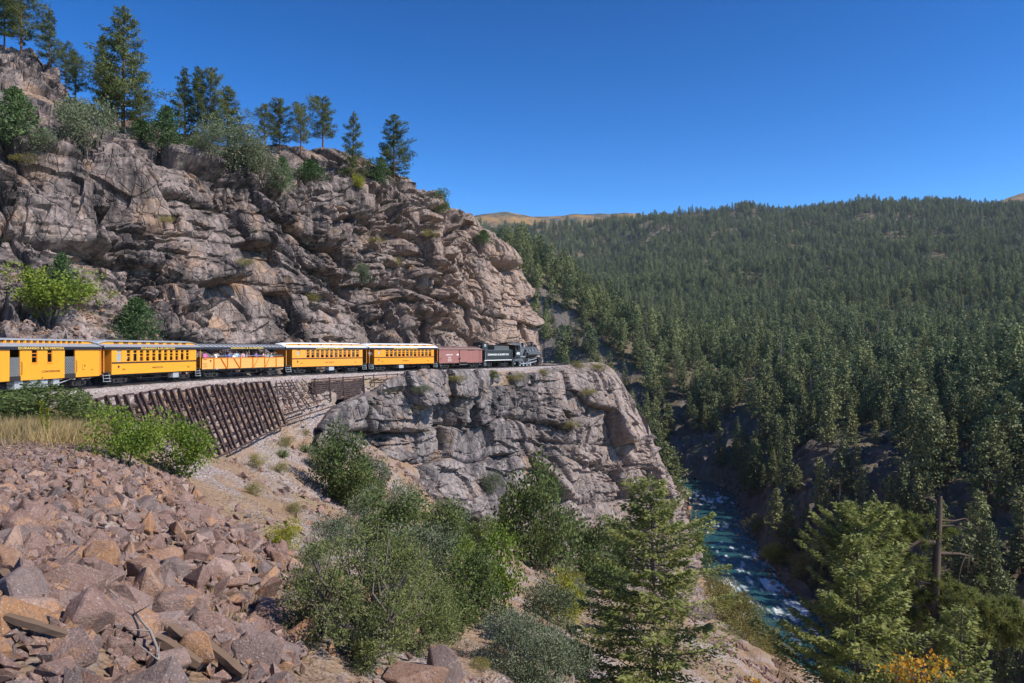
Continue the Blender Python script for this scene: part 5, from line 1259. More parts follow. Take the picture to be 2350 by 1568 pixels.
# broken topped ponderosa with bare limbs
def snag():
    u0, Y = 2140, 36; H = fg_h(u0, 1138, Y); r_ = np.random.default_rng(77); paths = []
    paths.append(([(0, 0, 0), (.15, 0, H * .35), (.1, 0, H * .7), (.32, .05, H * .93), (.36, .05, H)], [.28, .24, .19, .14, .1], 10))
    X0 = (u0 - CU) / FPX * Y; zg = ground(X0, Y)[0] - .2
    def at(u, v, dy=0.0): q = P(u, v, Y); return (q[0] - X0, dy, q[2] - zg)
    for pts, r0 in (([at(2147, 1150), at(2135, 1145), at(2125, 1138)], .07), ([at(2148, 1193), at(2190, 1196), at(2215, 1190), at(2240, 1215, -.4)], .06), ([at(2148, 1208), at(2185, 1206), at(2210, 1212)], .05), ([at(2150, 1270), at(2200, 1271), at(2228, 1276)], .09),
                    ([at(2215, 1274), at(2205, 1300), at(2198, 1340)], .055), ([at(2222, 1276), at(2224, 1300)], .04), ([at(2145, 1245), at(2110, 1242), at(2080, 1262), at(2060, 1255)], .12), ([at(2095, 1250), at(2060, 1275), at(2050, 1290)], .07), ([at(2142, 1340), at(2115, 1336), at(2095, 1330)], .07), ([at(2148, 1310), at(2175, 1309)], .05),
                    ([at(2140, 1430), at(2200, 1390, -1), at(2260, 1385, -1.4), at(2300, 1400, -1.6)], .12), ([at(2140, 1455), at(2200, 1440, 1), at(2250, 1420, 1.5)], .11), ([at(2142, 1290), at(2105, 1275, .6), at(2075, 1215, 1), at(2060, 1195, 1)], .09), ([at(2144, 1230), at(2160, 1225, .5), at(2172, 1222, .7)], .05), ([at(2140, 1400), at(2100, 1370, .6), at(2070, 1330, 1)], .1)):
        n = len(pts); paths.append((pts, [r0 * (1 - .75 * i / (n - 1)) for i in range(n)], 6))
        e = np.array(pts[-1]); b = np.array(pts[-2])
        for j in range(5):
            q = unit(e - b + r_.normal(size=3) * .5) * r_.uniform(.2, .55); s = b + (e - b) * r_.uniform(.3, 1); paths.append(([s, s + q * .6, s + q + r_.normal(size=3) * .08], [.018, .012, .005], 4))
    tm = wood(paths, paint('snag_wood', (.11, .078, .06), .9, .35, .15), 'trunk')
    C, Dd = [], []
    for (u, v, dy, su, sv, n) in ((2070, 1205, 1, 26, 13, 26), (2050, 1215, .6, 18, 12, 12), (2060, 1270, .3, 24, 22, 18), (2090, 1325, .8, 26, 25, 18), (2170, 1222, .7, 14, 8, 9), (2110, 1230, .6, 16, 12, 8), (2240, 1395, -1.2, 38, 22, 40), (2290, 1410, -1.6, 24, 20, 26), (2230, 1430, 1.2, 45, 22, 30), (2320, 1435, -1.2, 18, 16, 12), (2180, 1365, 0, 24, 22, 16), (2110, 1400, .5, 24, 30, 16), (2160, 1440, 0, 30, 30, 18)):
        for j in range(int(n * 2.4)):
            c = np.array(at(u + r_.normal() * su, v + r_.normal() * sv, dy + r_.normal() * .5))
            m = 80; C.append(np.tile(c, (m, 1)) + r_.normal(size=(m, 3)) * .035); Dd.append(unit(r_.normal(size=(m, 3)) + np.array([0, 0, .45])))
            paths2.append((c, ))
    C = np.concatenate(C); Dd = np.concatenate(Dd); n = len(C)
    V, F = kites(C, Dd, r_.uniform(.22, .36, n), np.full(n, .034), r_)
    cm = np_mesh('needles', V, F, [leaf('ponderosa_tuft', (.10, .13, .03), (.32, .31, .10), .45, (.42, .21, .06), .14, 1.2)])
    plant('ponderosa_pine', [('trunk', tm), ('needles', cm)], (X0, Y, zg), 1, 0, 'broken topped pine with bare grey limbs and long needle tufts, lower right', 'tree')
paths2 = []
snag()
org = lobed(521, 1.5, 1.45, 26, 900, .085, L_ORG, BARKG, 'round', 4, .5, .35, 1.0, .3, .75, .75)
X = (2105 - CU) / FPX * 17; plant('autumn_shrub', [('branches', org[0]), ('crown', org[1])], (X, 17, EYE + (VH - 1500) / FPX * 17 - 1.5), 1, .4, 'shrub with orange and yellow leaves at the bottom edge, lower right', 'shrub')
org2 = lobed(522, 1.2, .9, 8, 260, .1, L_ORG, BARKG, 'round', 3, .5, .35, 1.0, .3, .75)
X = (1740 - CU) / FPX * 20; plant('autumn_shrub', [('branches', org2[0]), ('crown', org2[1])], (X, 20, EYE + (VH - 1560) / FPX * 20 - 1.15), 1, .4, 'sprig of orange leaves at the bottom edge right of the near fir', 'shrub')

# ------------------------------------------------------------------ the forest across the river
FAR0 = [conifer(600 + i, 18, (3.0, 3.4, 2.7, 3.2, 2.3, 2.8)[i], (.1, .16, .05, .2, .04, .06)[i], 78, 13, .68, (.7, .6, .9, .5, .95, .85)[i], -.18, .35, L_FAR, BARK, ('pine', 'pine', 'fir', 'pine', 'fir', 'fir')[i], 5, .22, .2, branches=False, needles=1, fw=.62) for i in range(6)]
DEADM = dead_tree(620, 18, 2.8, 60)
FAR = FAR0 + [(DEADM, np_mesh('crown', np.zeros((3, 3)), np.array([[0, 1, 2]]), [DEADW]))]
def forest():
    r_ = np.random.default_rng(99)
    pts = []
    for y0, y1, area in ((90, 400, 40), (400, 900, 48), (900, 1500, 60), (1500, 2330, 76)):
        n = int(.9 * (y1 * y1 - y0 * y0) / 2 / area)
        Y = np.sqrt(r_.uniform(y0 * y0, y1 * y1, n)); K = r_.uniform(-.13, .77, n); pts.append(np.stack([K * Y, Y], 1))
    pts = np.concatenate(pts); X, Y = pts[:, 0], pts[:, 1]
    d, side = river_d(X, Y)
    p = np.stack([X, Y, X * 0], 1); cl = fbm(p / 55, 3, 7)
    keep = ((side > 0) | ((Y > 265) & (d > 14))) & (d > 12) & (cl > -.75) & ~((d < 45) & (r_.uniform(0, 1, len(X)) < .2)) & (X > -160)
    keep &= ~((X < 50) & (Y < 260))
    X, Y, d = X[keep], Y[keep], d[keep]; Z = valley_z(X, Y) - .5
    H = np.clip(r_.normal(1.0, .26, len(X)), .4, 1.6) * np.interp(d, [0, 40, 90], [.62, .85, 1.0]); rz = r_.uniform(0, 6.28, len(X)); kind = r_.choice(7, len(X), p=[.23, .2, .15, .16, .11, .12, .03]); wd = H * r_.uniform(.85, 1.2, len(X))
    V = np.stack([X, Y, Z], 1); u, v = proj(V + np.array([0, 0, 9]))
    # the nearest 300 that the picture shows stand as single trees
    lim = np.interp(v, [560, 800, 1000, 1110, 1240, 1600], [1180, 1260, 1500, 1560, 1600, 1850])
    vis = (u > lim) & (u < 2370) & (v < 1560) & ~((u > 1790) & (u < 2120) & (v > 1240)) & ~((u > 2080) & (v > 1380))
    score = np.where(vis & (kind < 6), H / Y, 0); ind = np.argsort(-score)[:300]; mask = np.ones(len(X), bool); mask[ind] = False
    nm = {0: 'rounded pine', 1: 'bushy pine', 2: 'pointed fir', 3: 'flat topped pine', 4: 'slender spire fir', 5: 'dense fir', 6: 'bare grey tree'}
    for i in ind:
        hz = ('below the cliff nose', 'above the river bend', 'above the rapids', 'behind the light green fir', 'behind the broken topped pine')[int(np.digitize(u[i], [1560, 1720, 1880, 2080]))]
        zone = ('on the dark canyon wall ' if d[i] < 48 else ('on the rim ' if Y[i] < 230 else ('just above the rim ' if Y[i] < 300 else 'farther up the far slope '))) + hz
        wdw = 'wide ' if wd[i] / H[i] > 1.1 else ('narrow ' if wd[i] / H[i] < .94 else '')
        szw = 'tall ' if H[i] > 1.15 else ('short ' if H[i] < .8 else '')
        tr_, cr = FAR[kind[i]]
        plant('pine_tree' if kind[i] in (0, 1, 3) else 'fir_tree', [('trunk', tr_), ('crown', cr)], V[i], (wd[i], wd[i], H[i]), rz[i], szw + wdw + nm[kind[i]] + ' ' + zone, 'tree', 'nearest trees of the forest across the river')
    V, H, rz, kind, wd = V[mask], H[mask], rz[mask], kind[mask], wd[mask]
    me = bpy.data.meshes.new('forest'); me.vertices.add(len(V)); me.vertices.foreach_set('co', V.astype(np.float32).ravel())
    for nm_, ty, da in (('rotz', 'FLOAT', rz), ('idx', 'INT', kind)):
        a = me.attributes.new(nm_, ty, 'POINT'); a.data.foreach_set('value', da.astype(np.float32 if ty == 'FLOAT' else np.int32))
    a = me.attributes.new('scl', 'FLOAT_VECTOR', 'POINT'); a.data.foreach_set('vector', np.stack([wd, wd, H], 1).astype(np.float32).ravel())
    o = add_obj('forest', me); tag(o, 'dense pine and fir forest covering the far valley side', kind='stuff')
    col = bpy.data.collections.new('forest_tree_kinds')
    for i, (tr_, cr) in enumerate(FAR):
        # trunk and crown joined for the mass
        bm = bmesh.new(); bm.from_mesh(cr); nf = len(bm.faces); bm.from_mesh(tr_)
        bm.faces.ensure_lookup_table()
        for f in bm.faces[nf:]: f.material_index = 1
        m2 = bpy.data.meshes.new('forest_tree_%s' % 'abcdefg'[i]); bm.to_mesh(m2); bm.free(); m2.materials.append(cr.materials[0]); m2.materials.append(tr_.materials[0])
        q = bpy.data.objects.new('forest_tree_%s' % 'abcdefg'[i], m2); col.objects.link(q)
    ng = bpy.data.node_groups.new('forest_nodes', 'GeometryNodeTree')
    ng.interface.new_socket('Geometry', in_out='INPUT', socket_type='NodeSocketGeometry'); ng.interface.new_socket('Geometry', in_out='OUTPUT', socket_type='NodeSocketGeometry')
    nn = ng.nodes; gi = nn.new('NodeGroupInput'); go = nn.new('NodeGroupOutput'); ip = nn.new('GeometryNodeInstanceOnPoints'); ci = nn.new('GeometryNodeCollectionInfo')
    ci.inputs['Collection'].default_value = col; ci.inputs['Separate Children'].default_value = True; ci.inputs['Reset Children'].default_value = True
    def attr(name, ty): q = nn.new('GeometryNodeInputNamedAttribute'); q.data_type = ty; q.inputs['Name'].default_value = name; return q.outputs['Attribute']
    cx = nn.new('ShaderNodeCombineXYZ'); ng.links.new(attr('rotz', 'FLOAT'), cx.inputs[2])
    e2r = nn.new('FunctionNodeEulerToRotation'); ng.links.new(cx.outputs[0], e2r.inputs[0])
    ng.links.new(gi.outputs[0], ip.inputs['Points']); ng.links.new(ci.outputs[0], ip.inputs['Instance']); ip.inputs['Pick Instance'].default_value = True
    ng.links.new(attr('idx', 'INT'), ip.inputs['Instance Index']); ng.links.new(e2r.outputs[0], ip.inputs['Rotation']); ng.links.new(attr('scl', 'FLOAT_VECTOR'), ip.inputs['Scale']); ng.links.new(ip.outputs[0], go.inputs[0])
    md = o.modifiers.new('forest', 'NODES'); md.node_group = ng
    print('FOREST', len(V))
forest()
def valley_plant(u, v, vt, parts, h0, label, name, cat, group=None, Y=None, w=None):
    ys = np.arange(100, 400, 1.); X = (u - CU) / FPX * ys; Z = EYE + (VH - v) / FPX * ys; g = valley_z(X, ys); i = np.argmax(Z < g) if Y is None else int(Y - 100)
    h = (v - vt) / FPX * ys[i]; s = h / h0
    plant(name, parts, (X[i], ys[i], g[i] - .02 * h), (s * (w or 1), s * (w or 1), s), None, label, cat, group)
for u, v, vt, lab in [(1927, 1245, 1108, 'tall grey dead spruce above the light green fir, left of the pair'), (1983, 1235, 1104, 'grey dead spruce above the light green fir, right of the pair'), (2207, 1345, 1195, 'grey dead spruce behind the broken topped pine'), (1780, 1085, 1010, 'bare grey spruce on the dark canyon wall above the river bend')]:
    valley_plant(u, v, vt, [('trunk', DEADM)], 18, lab, 'dead_spruce', 'tree', 'dead spruces on the far bank', w=1.0)
for u, v, vt, lst, lab in [(1778, 1290, 1246, YEL_, 'yellow shrub at the water on the far bank'), (1860, 1330, 1270, OLV, 'golden willow on the far bank left of the light green fir'), (1740, 1225, 1185, OLV, 'olive shrub on the far bank above the pool')]:
    valley_plant(u, v, vt, T(lst), 1, lab, 'shrub', 'shrub', 'shrubs on the far bank')
# ------------------------------------------------------------------ rocks
def rock_tpl(seed, npt=16, box=(1, .8, .65), bev=.05, sub=True):
    r_ = np.random.default_rng(seed); bm = bmesh.new()
    for i in range(npt):
        q = r_.uniform(-1, 1, 3); k = np.argmax(np.abs(q)); q[k] = np.sign(q[k]) * r_.uniform(.75, 1.0)
        bm.verts.new(q * np.array(box))
    h = bmesh.ops.convex_hull(bm, input=bm.verts); 
    for v in [v for v in bm.verts if not v.link_faces]: bm.verts.remove(v)
    bmesh.ops.dissolve_limit(bm, angle_limit=R(14), verts=bm.verts, edges=bm.edges)
    if bev: bmesh.ops.bevel(bm, geom=[e for e in bm.edges], offset=bev, segments=1, affect='EDGES', clamp_overlap=True)
    bmesh.ops.triangulate(bm, faces=bm.faces)
    me = bpy.data.meshes.new('boulder'); bm.to_mesh(me); bm.free(); me.materials.append(MAT['boulder_rock']); me.update(); return me
TPL = [rock_tpl(900 + i, (9, 12, 14, 11)[i % 4], ((1, .8, .6), (1, .62, .5), (1, .9, .75), (1, .75, .35))[i % 4], .05) for i in range(20)]
SM = [rock_tpl(950 + i, 9, ((1, .8, .55), (1, .6, .4), (1, .9, .7))[i % 3], 0) for i in range(14)]
def tri_arr(me):
    V = np.empty(len(me.vertices) * 3, np.float32); me.vertices.foreach_get('co', V)
    me.calc_loop_triangles(); F = np.empty(len(me.loop_triangles) * 3, np.int32); me.loop_triangles.foreach_get('vertices', F); return V.reshape(-1, 3), F.reshape(-1, 3)
def rand_rot(r_, n, tilt=1.0):
    q = r_.normal(size=(n, 4)); q /= np.linalg.norm(q, axis=1, keepdims=True); w_, x, y, z = q.T
    return np.stack([1-2*(y*y+z*z), 2*(x*y-w_*z), 2*(x*z+w_*y), 2*(x*y+w_*z), 1-2*(x*x+z*z), 2*(y*z-w_*x), 2*(x*z-w_*y), 2*(y*z+w_*x), 1-2*(x*x+y*y)], 1).reshape(-1, 3, 3)
def stones(name, pos, size, label, mat='rubble_rock', seed=1, parent=None):
    r_ = np.random.default_rng(seed); Vs, Fs, off_ = [], [], 0
    arrs = [tri_arr(m) for m in SM]; idx = r_.integers(0, len(arrs), len(pos)); rot = rand_rot(r_, len(pos))
    for k, (tv, tf) in enumerate(arrs):
        w_ = np.where(idx == k)[0]
        if not len(w_): continue
        V = np.einsum('nij,vj->nvi', rot[w_], tv) * size[w_, None, None] + pos[w_, None, :]
        F = tf[None] + (np.arange(len(w_)) * len(tv))[:, None, None] + off_
        Vs.append(V.reshape(-1, 3)); Fs.append(F.reshape(-1, 3)); off_ += len(w_) * len(tv)
    o = add_obj(name, np_mesh(name, np.concatenate(Vs), np.concatenate(Fs), [MAT[mat]]), parent); tag(o, label, kind='stuff'); return o
def talus_mask(u, v, Y):
    """true where the photograph shows the boulder field"""
    right = np.interp(v, [1015, 1060, 1100, 1180, 1230, 1290, 1400, 1500, 1568, 1700], [190, 255, 420, 470, 560, 700, 720, 690, 640, 640])
    return (v > 1012) & (u < right)
def talus():
    r_ = np.random.default_rng(5)
    # candidates on the slope, biggest first, kept apart from each other
    n = 60000; X = r_.uniform(-26, 1, n); Y = r_.uniform(7, 52, n); Z = ground(X, Y); u, v = proj(np.stack([X, Y, Z], 1))
    k = talus_mask(u, v, Y) & (u > -260) & (v < 1900)
    X, Y, Z, u, v = X[k], Y[k], Z[k], u[k], v[k]
    lim = np.interp(v, [1020, 1090, 1200, 1350, 1568], [.12, .27, .48, .57, .6])
    S = lim * (.42 + .58 * r_.uniform(0, 1, len(X)) ** 1.3)
    order = np.argsort(-S * (1 + .25 * r_.normal(size=len(S)))); chosen = []; cell = {}
    for i in order:
        if S[i] < .16: continue
        key = (int(X[i] // 1.4), int(Y[i] // 1.4)); ok = True
        for a in (-1, 0, 1):
            for b in (-1, 0, 1):
                for j in cell.get((key[0] + a, key[1] + b), ()):
                    if (X[i] - X[j]) ** 2 + (Y[i] - Y[j]) ** 2 < (.66 * (S[i] + S[j])) ** 2: ok = False; break
                if not ok: break
            if not ok: break
        if ok: chosen.append(i); cell.setdefault(key, []).append(i)
    ch = np.array(chosen); vis = (u[ch] > -5) & (u[ch] < 2350) & (v[ch] < 1575)
    app = np.where(vis, S[ch] / Y[ch], 0); o = np.argsort(-app); big = ch[o[:300]]; rest = ch[o[300:]]
    print('TALUS', len(ch))
    col = ['reddish', 'pink grey', 'rusty brown']
    for q, i in enumerate(big):
        ti = r_.integers(0, len(TPL)); me = TPL[ti]; ob = bpy.data.objects.new('boulder', me); COL.objects.link(ob)
        ob.location = (X[i], Y[i], Z[i] + S[i] * .22); ob.scale = S[i] * r_.uniform(.85, 1.15, 3); ob.rotation_euler = (r_.normal() * .6, r_.normal() * .6 + .3, r_.uniform(0, 6.28))
        row = ('in the top row', 'in the upper half', 'across the middle', 'in the lower half', 'in the bottom row')[int(np.digitize(v[i], [1110, 1230, 1350, 1480]))]
        hz = ('at the left border', 'left of the dead branch', 'around the field centre', 'towards the pinyon', 'at the right edge')[int(np.digitize(u[i], [80, 240, 400, 540]))]
        sz = 'large' if S[i] > .52 else ('middling' if S[i] > .36 else 'small'); sh = ('blocky', 'long wedge shaped', 'chunky', 'flat slab')[ti % 4]
        tag(ob, '%s %s boulder %s of the talus, %s' % (sz, sh.replace('long wedge shaped', 'wedge'), row, hz), 'boulder', 'boulders of the talus slope')
    pos = np.stack([X[rest], Y[rest], Z[rest] + S[rest] * .2], 1); stones('talus_rubble', pos, S[rest], 'angular reddish rubble between the boulders', seed=6)
    m = 11000; j = r_.integers(0, len(X), m); s2 = np.clip(lim[j], .12, .45) * r_.uniform(.14, .42, m) + .02
    pos = np.stack([X[j], Y[j], Z[j] + s2 * .5], 1); stones('talus_gravel', pos, s2, 'small broken stones filling the boulder field', seed=7)
talus()
def scree():
    r_ = np.random.default_rng(15); n = 60000
    X = r_.uniform(-24, 46, n); Y = r_.uniform(12, 140, n); Z = ground(X, Y); u, v = proj(np.stack([X, Y, Z], 1))
    p = np.stack([X, Y, X * 0], 1); nz = fbm(p / 9, 3, 33)
    k = ~talus_mask(u, v, Y) & (Z < -2.0) & (u > -50) & (u < 2000) & (v < 1620) & (nz > -.15) & ~((X < -13) & (Y < 62) & (nz < .35))
    X, Y, Z, nz = X[k][:10500], Y[k][:10500], Z[k][:10500], nz[k][:10500]
    s2 = (r_.uniform(0, 1, len(X)) ** 4 * .34 + .05) * np.interp(Y, [10, 120], [.8, 1.5])
    stones('scree', np.stack([X, Y, Z + .25 * s2], 1), s2, 'loose scree strewn over the slope below the railway', seed=16)
    # rubble behind the crib wall and at the cliff foot
    pos, sz = [], []
    for i in range(5200):
        Yc = r_.uniform(50, 92); q = off(Yc, float(shoulder_w(Yc)), 0); d_ = float(fill_drop(Yc)); t_ = r_.uniform(0, 1)
        rt = off(Yc, float(shoulder_w(Yc)) + 1, 0) - q
        pos.append(q + rt * (-.14 + .33 * d_ * t_) + np.array([0, 0, -.55 - d_ * t_ * .98])); sz.append(r_.uniform(.05, .2))
    stones('fill_rubble', np.array(pos), np.array(sz), 'broken stone fill held behind the crib wall', seed=17)
    pos, sz = [], []
    for i in range(3200):
        Yc = r_.uniform(44, 82); a = r_.uniform(2.9, 10); q = off(Yc, -a, 0); pos.append(q); sz.append(r_.uniform(.06, .34) ** 1.2)
    pos = np.array(pos); G = UPG[:, 4:110].reshape(-1, 3)
    for i in range(0, len(pos), 400):
        d_ = ((pos[i:i+400, None, :2] - G[None, ::5, :2]) ** 2).sum(2); pos[i:i+400, 2] = G[::5][np.argmin(d_, 1), 2] + .05
    stones('cliff_foot_rubble', pos, np.array(sz), 'brown rubble apron between the train and the cliff', seed=18)
    # river stones
    pos, sz = [], []
    for i in range(900):
        j = r_.integers(60, 330); sd_ = r_.choice([-1, 1]); d_ = RIV[min(j+1, 399)] - RIV[j]; d_ /= np.linalg.norm(d_); rt = np.array([d_[1], -d_[0]])
        a = sd_ * (RIVW[j] + r_.normal() * 2.0 + 1); pos.append([*(RIV[j] + rt * a), -55 + r_.uniform(0, .4) + max(0, (abs(a) - RIVW[j]) * .35)]); sz.append(r_.uniform(.2, 1.0) ** 1.4)
    stones('river_stones', np.array(pos), np.array(sz), 'wet stones along both edges of the river', 'rubble_rock', 19)
scree()
# single rocks that stand out
def rock_at(u, v, w_, h, label, seed, box=(1, .8, .7), name='boulder', sink=.25, rot=None):
    p = hit(u, v); s = w_ / FPX * p[1] / 2; me = rock_tpl(seed, 16, box, .04); o = add_obj(name, me, None, p + np.array([0, 0, s * (h - sink)])); o.scale = (s,) * 3
    o.rotation_euler = rot or (0, 0, seed * .7); tag(o, label, 'boulder')
rock_at(352, 1182, 66, .5, 'single orange brown boulder in the upper right of the boulder field', 971); rock_at(452, 1158, 52, .9, 'upright grey green block at the top right corner of the boulder field', 972, (.8, .7, 1.1)); rock_at(470, 1205, 56, .6, 'grey green block below the upright one at the field corner', 973, (.9, .7, .9))
rock_at(405, 1440, 150, .4, 'biggest boulder, a cracked brown block in the middle of the field', 974, (1, .8, .9)); rock_at(540, 1395, 72, .6, 'purple grey slab boulder at the right of the boulder field', 975, (1, .9, .5)); rock_at(300, 1205, 60, .4, 'pale pink boulder left of the orange brown one', 976)
rock_at(1010, 1560, 170, .35, 'smooth pink outcrop at the bottom edge beside the large pinyon', 977, (1, .7, .8)); rock_at(950, 1590, 150, .4, 'lower shoulder of the pink outcrop at the bottom edge', 978, (1, .8, .6)); rock_at(665, 1345, 90, .3, 'rounded pale outcrop at the right end of the boulder field', 979, (1, .8, .6)); rock_at(250, 1105, 50, .5, 'pale boulder at the left foot of the oak bush', 980)
# weathered timbers and a dead branch among the boulders
TIM = paint('weathered_timber', (.15, .10, .07), .95, .3, .1)
def timber(a, b, w_, label, lift=.35):
    pa, pb = hit(*a), hit(*b); pa[2] += lift; pb[2] += lift * .8
    m = MB(); n = 5; r_ = random.Random(int(a[0]))
    secs = []
    for i in range(n + 1):
        c = Vector(pa) + (Vector(pb) - Vector(pa)) * i / n; d = (Vector(pb) - Vector(pa)).normalized(); x = d.cross(Vector((0, 0, 1))).normalized(); y = x.cross(d)
        k = w_ / 2 * (1 if 0 < i < n else .8); secs.append([c + x * (sx * k * r_.uniform(.8, 1.1)) + y * (sy * k * .7 * r_.uniform(.8, 1.1)) for sx, sy in ((-1,-1),(0,-1.1),(1,-1),(1,1),(0,1.1),(-1,1))])
    m.loft(secs, closed=True); tag(m.build('timber', TIM, None), label, 'timber', 'old timbers among the boulders')
timber((360, 1520), (460, 1575), .17, 'split grey timber lying low in the boulder field, left of two'); timber((392, 1500), (470, 1572), .17, 'split grey timber lying low in the boulder field, right of two'); timber((465, 1540), (560, 1600), .15, 'dark timber end at the bottom of the boulder field'); timber((15, 1490), (155, 1508), .13, 'long weathered plank near the left border in the boulder field'); timber((0, 1372), (30, 1382), .16, 'weathered timber end at the left border')
def branch():
    pts = [hit(u, v) + np.array([0, 0, .38]) for u, v in ((240, 1395), (280, 1432), (310, 1478), (345, 1522), (362, 1580))]
    m = MB().tube([q_ for a_, b_ in zip(pts[:-1], pts[1:]) for q_ in (a_, (a_ + b_) / 2 + np.array([.05, 0, -.06]))] + [pts[-1]], [.008, .012, .014, .016, .018, .02, .022, .024, .025], 6)
    r_ = random.Random(8)
    for i in range(1, 5):
        for k_ in range(2):
            p_ = np.array(pts[i]); m.tube([p_, p_ + np.array([r_.uniform(-.4, .4), r_.uniform(-.3, .3), r_.uniform(.05, .35)])], [.012, .004], 4)
    tag(m.build('dead_branch', DEADW, None, smooth=True), 'long dead branch lying across the lower boulder field', 'branch')
branch()

# ------------------------------------------------------------------ steel crib walls below the track
def wall_pt(Yc, out, z):
    w_ = float(shoulder_w(Yc)); q = off(Yc, w_ + out, z); return q
def rail_bar(m, a, b, w_=.11, h=.13):
    """old rail: foot, web and head"""
    a, b = Vector(a), Vector(b); m.bar(a, b, w_, h * .3); d = (b - a).normalized(); x = d.cross(Vector((0, 0, 1)))
    up = x.normalized().cross(d) if x.length > .05 else Vector((0, 1, 0)); o_ = up * h * .5
    m.bar(a + o_, b + o_, w_ * .5, h * .75); return m
def cribs():
    r_ = random.Random(12)
    root = empty('crib_wall', tuple(wall_pt(66, 1, -3))); tag(root, 'large retaining wall of leaning rusty steel posts below the yellow coach', 'retaining wall')
    org = Vector(root.location)
    def part(m, nm):
        m.v = [(p[0] - org.x, p[1] - org.y, p[2] - org.z) for p in m.v]; m.build(nm, RUST, root)
    ys = list(np.linspace(50.5, 57, 6)) + list(np.linspace(57.9, 80, 21))
    L = []
    for i, y in enumerate(ys):
        bot = np.interp(y, [50, 55, 60, 70, 80], [-3.8, -5.4, -6.1, -5.5, -4.5]); o_ = .42 * (-.5 - bot)
        a = wall_pt(y + r_.uniform(-.15, .15), .0, -.32 + r_.uniform(-.08, .1)); b = wall_pt(y + r_.uniform(-.2, .2), o_ + .15, bot)
        L.append((a, b)); m = MB(); m.bar(a, b, .26, .07); m.bar(a + np.array([.06, -.03, .02]), b + np.array([.06, -.03, .02]), .09, .18); m.bar(a + np.array([.14, -.07, .05]), b + np.array([.14, -.07, .05]), .19, .07)
        part(m, 'post')
    for i in range(len(L) - 1):
        n = 8
        for j in range(n):
            t_ = (j + r_.uniform(-.12, .12)) / n + .02
            if j and r_.random() < .08: continue
            p_ = L[i][0] + (L[i][1] - L[i][0]) * t_; q = L[i + 1][0] + (L[i + 1][1] - L[i + 1][0]) * (t_ + r_.uniform(-.02, .02)); bk = np.array([-.1, .03, 0])
            m = MB().bar(p_ + bk, q + bk, .1, .15); part(m, 'crossbar')
    for i in range(6, len(L) - 2, 3):
        p_, q = L[i][1] + np.array([.15, -.1, -.05]), L[i + 3 if i + 3 < len(L) else -1][1] + np.array([.15, -.1, -.05]); part(MB().bar(p_, q, .16, .1), 'foot_rail')
    # thin criss-crossed section
    root2 = empty('crib_wall', tuple(wall_pt(84, .8, -2))); tag(root2, 'thin lattice of leaning rusty rails at the right end of the large wall', 'retaining wall'); org2 = Vector(root2.location)
    def part2(m, nm, rt_=None, og=None): 
        og = og or org2; m.v = [(p[0] - og.x, p[1] - og.y, p[2] - og.z) for p in m.v]; m.build(nm, RUST, rt_ or root2)
    for y, y2, o_ in ((81.2, 80.6, .9), (81.9, 82.2, 1.4), (82.7, 83.2, 1.6), (83.8, 84.2, 1.7), (84.6, 86, 1.8), (85.5, 88, 1.9), (83.2, 84.8, 1.7)):
        part2(MB().bar(wall_pt(y, .1, -.35), wall_pt(y2, o_, -3.6 + .1 * (y2 - 80)), .09, .09), 'post')
    part2(MB().bar(wall_pt(80.5, 1.5, -3.2), wall_pt(88.5, 1.7, -2.4), .1, .1), 'crossbar'); part2(MB().bar(wall_pt(80.5, 1.7, -3.7), wall_pt(84.5, 1.7, -3.2), .1, .1), 'crossbar'); part2(MB().bar(wall_pt(80.5, 1.9, -4.2), wall_pt(89, 1.9, -3.3), .1, .1), 'foot_rail')
    for z in (-.6, -1.2, -1.9): part2(MB().bar(wall_pt(80.5, .2 - .35 * z, z), wall_pt(84.6, .2 - .35 * z, z), .06, .09), 'crossbar')
    # horizontally slatted panel, and the smaller one with its long rail
    root3 = empty('crib_wall', tuple(wall_pt(92, .5, -1.5))); tag(root3, 'wall of stacked horizontal rusty rails between uprights below the white roofed coach', 'retaining wall'); o3 = Vector(root3.location)
    for y in (87.0, 89.8, 92.6, 96.4): part2(MB().bar(wall_pt(y, .62, -.3), wall_pt(y, .85, -3.0 if y > 89 else -2.3), .16, .14), 'post', root3, o3)
    for j in range(11):
        z = -.45 - j * .23; y0 = 86.6 if j < 7 else 90
        part2(MB().bar(wall_pt(y0, .5, z), wall_pt(96.6, .5, z), .09, .13), 'slat', root3, o3)
    root4 = empty('crib_wall', tuple(wall_pt(104, .6, -1.0))); tag(root4, 'small slatted rail wall with one long top rail, below the boxcar end', 'retaining wall'); o4 = Vector(root4.location)
    part2(MB().bar(wall_pt(96.6, .7, -.35), wall_pt(113, .7, -.35), .1, .12), 'top_rail', root4, o4); part2(MB().bar(wall_pt(97.5, .7, -.95), wall_pt(103.5, .7, -.9), .1, .1), 'crossbar', root4, o4)
    for y in (98, 100.2, 102.2, 104.6, 107, 109, 110.5, 112): part2(MB().bar(wall_pt(y, .75, -.2), wall_pt(y, .95, -1.7 if y != 104.6 else -2.6), .1, .1), 'post', root4, o4)
    for j in range(7): part2(MB().bar(wall_pt(102.6, .62, -.62 - j * .22), wall_pt(108.0 - .3 * j, .62, -.58 - j * .22), .07, .11), 'slat', root4, o4)
    part2(MB().bar(wall_pt(102.0, .8, -.4), wall_pt(102.6, 2.0, -2.9), .1, .1), 'brace', root4, o4); part2(MB().bar(wall_pt(104.6, .8, -1.2), wall_pt(107, 2.0, -3.4), .09, .09), 'brace', root4, o4)
cribs()

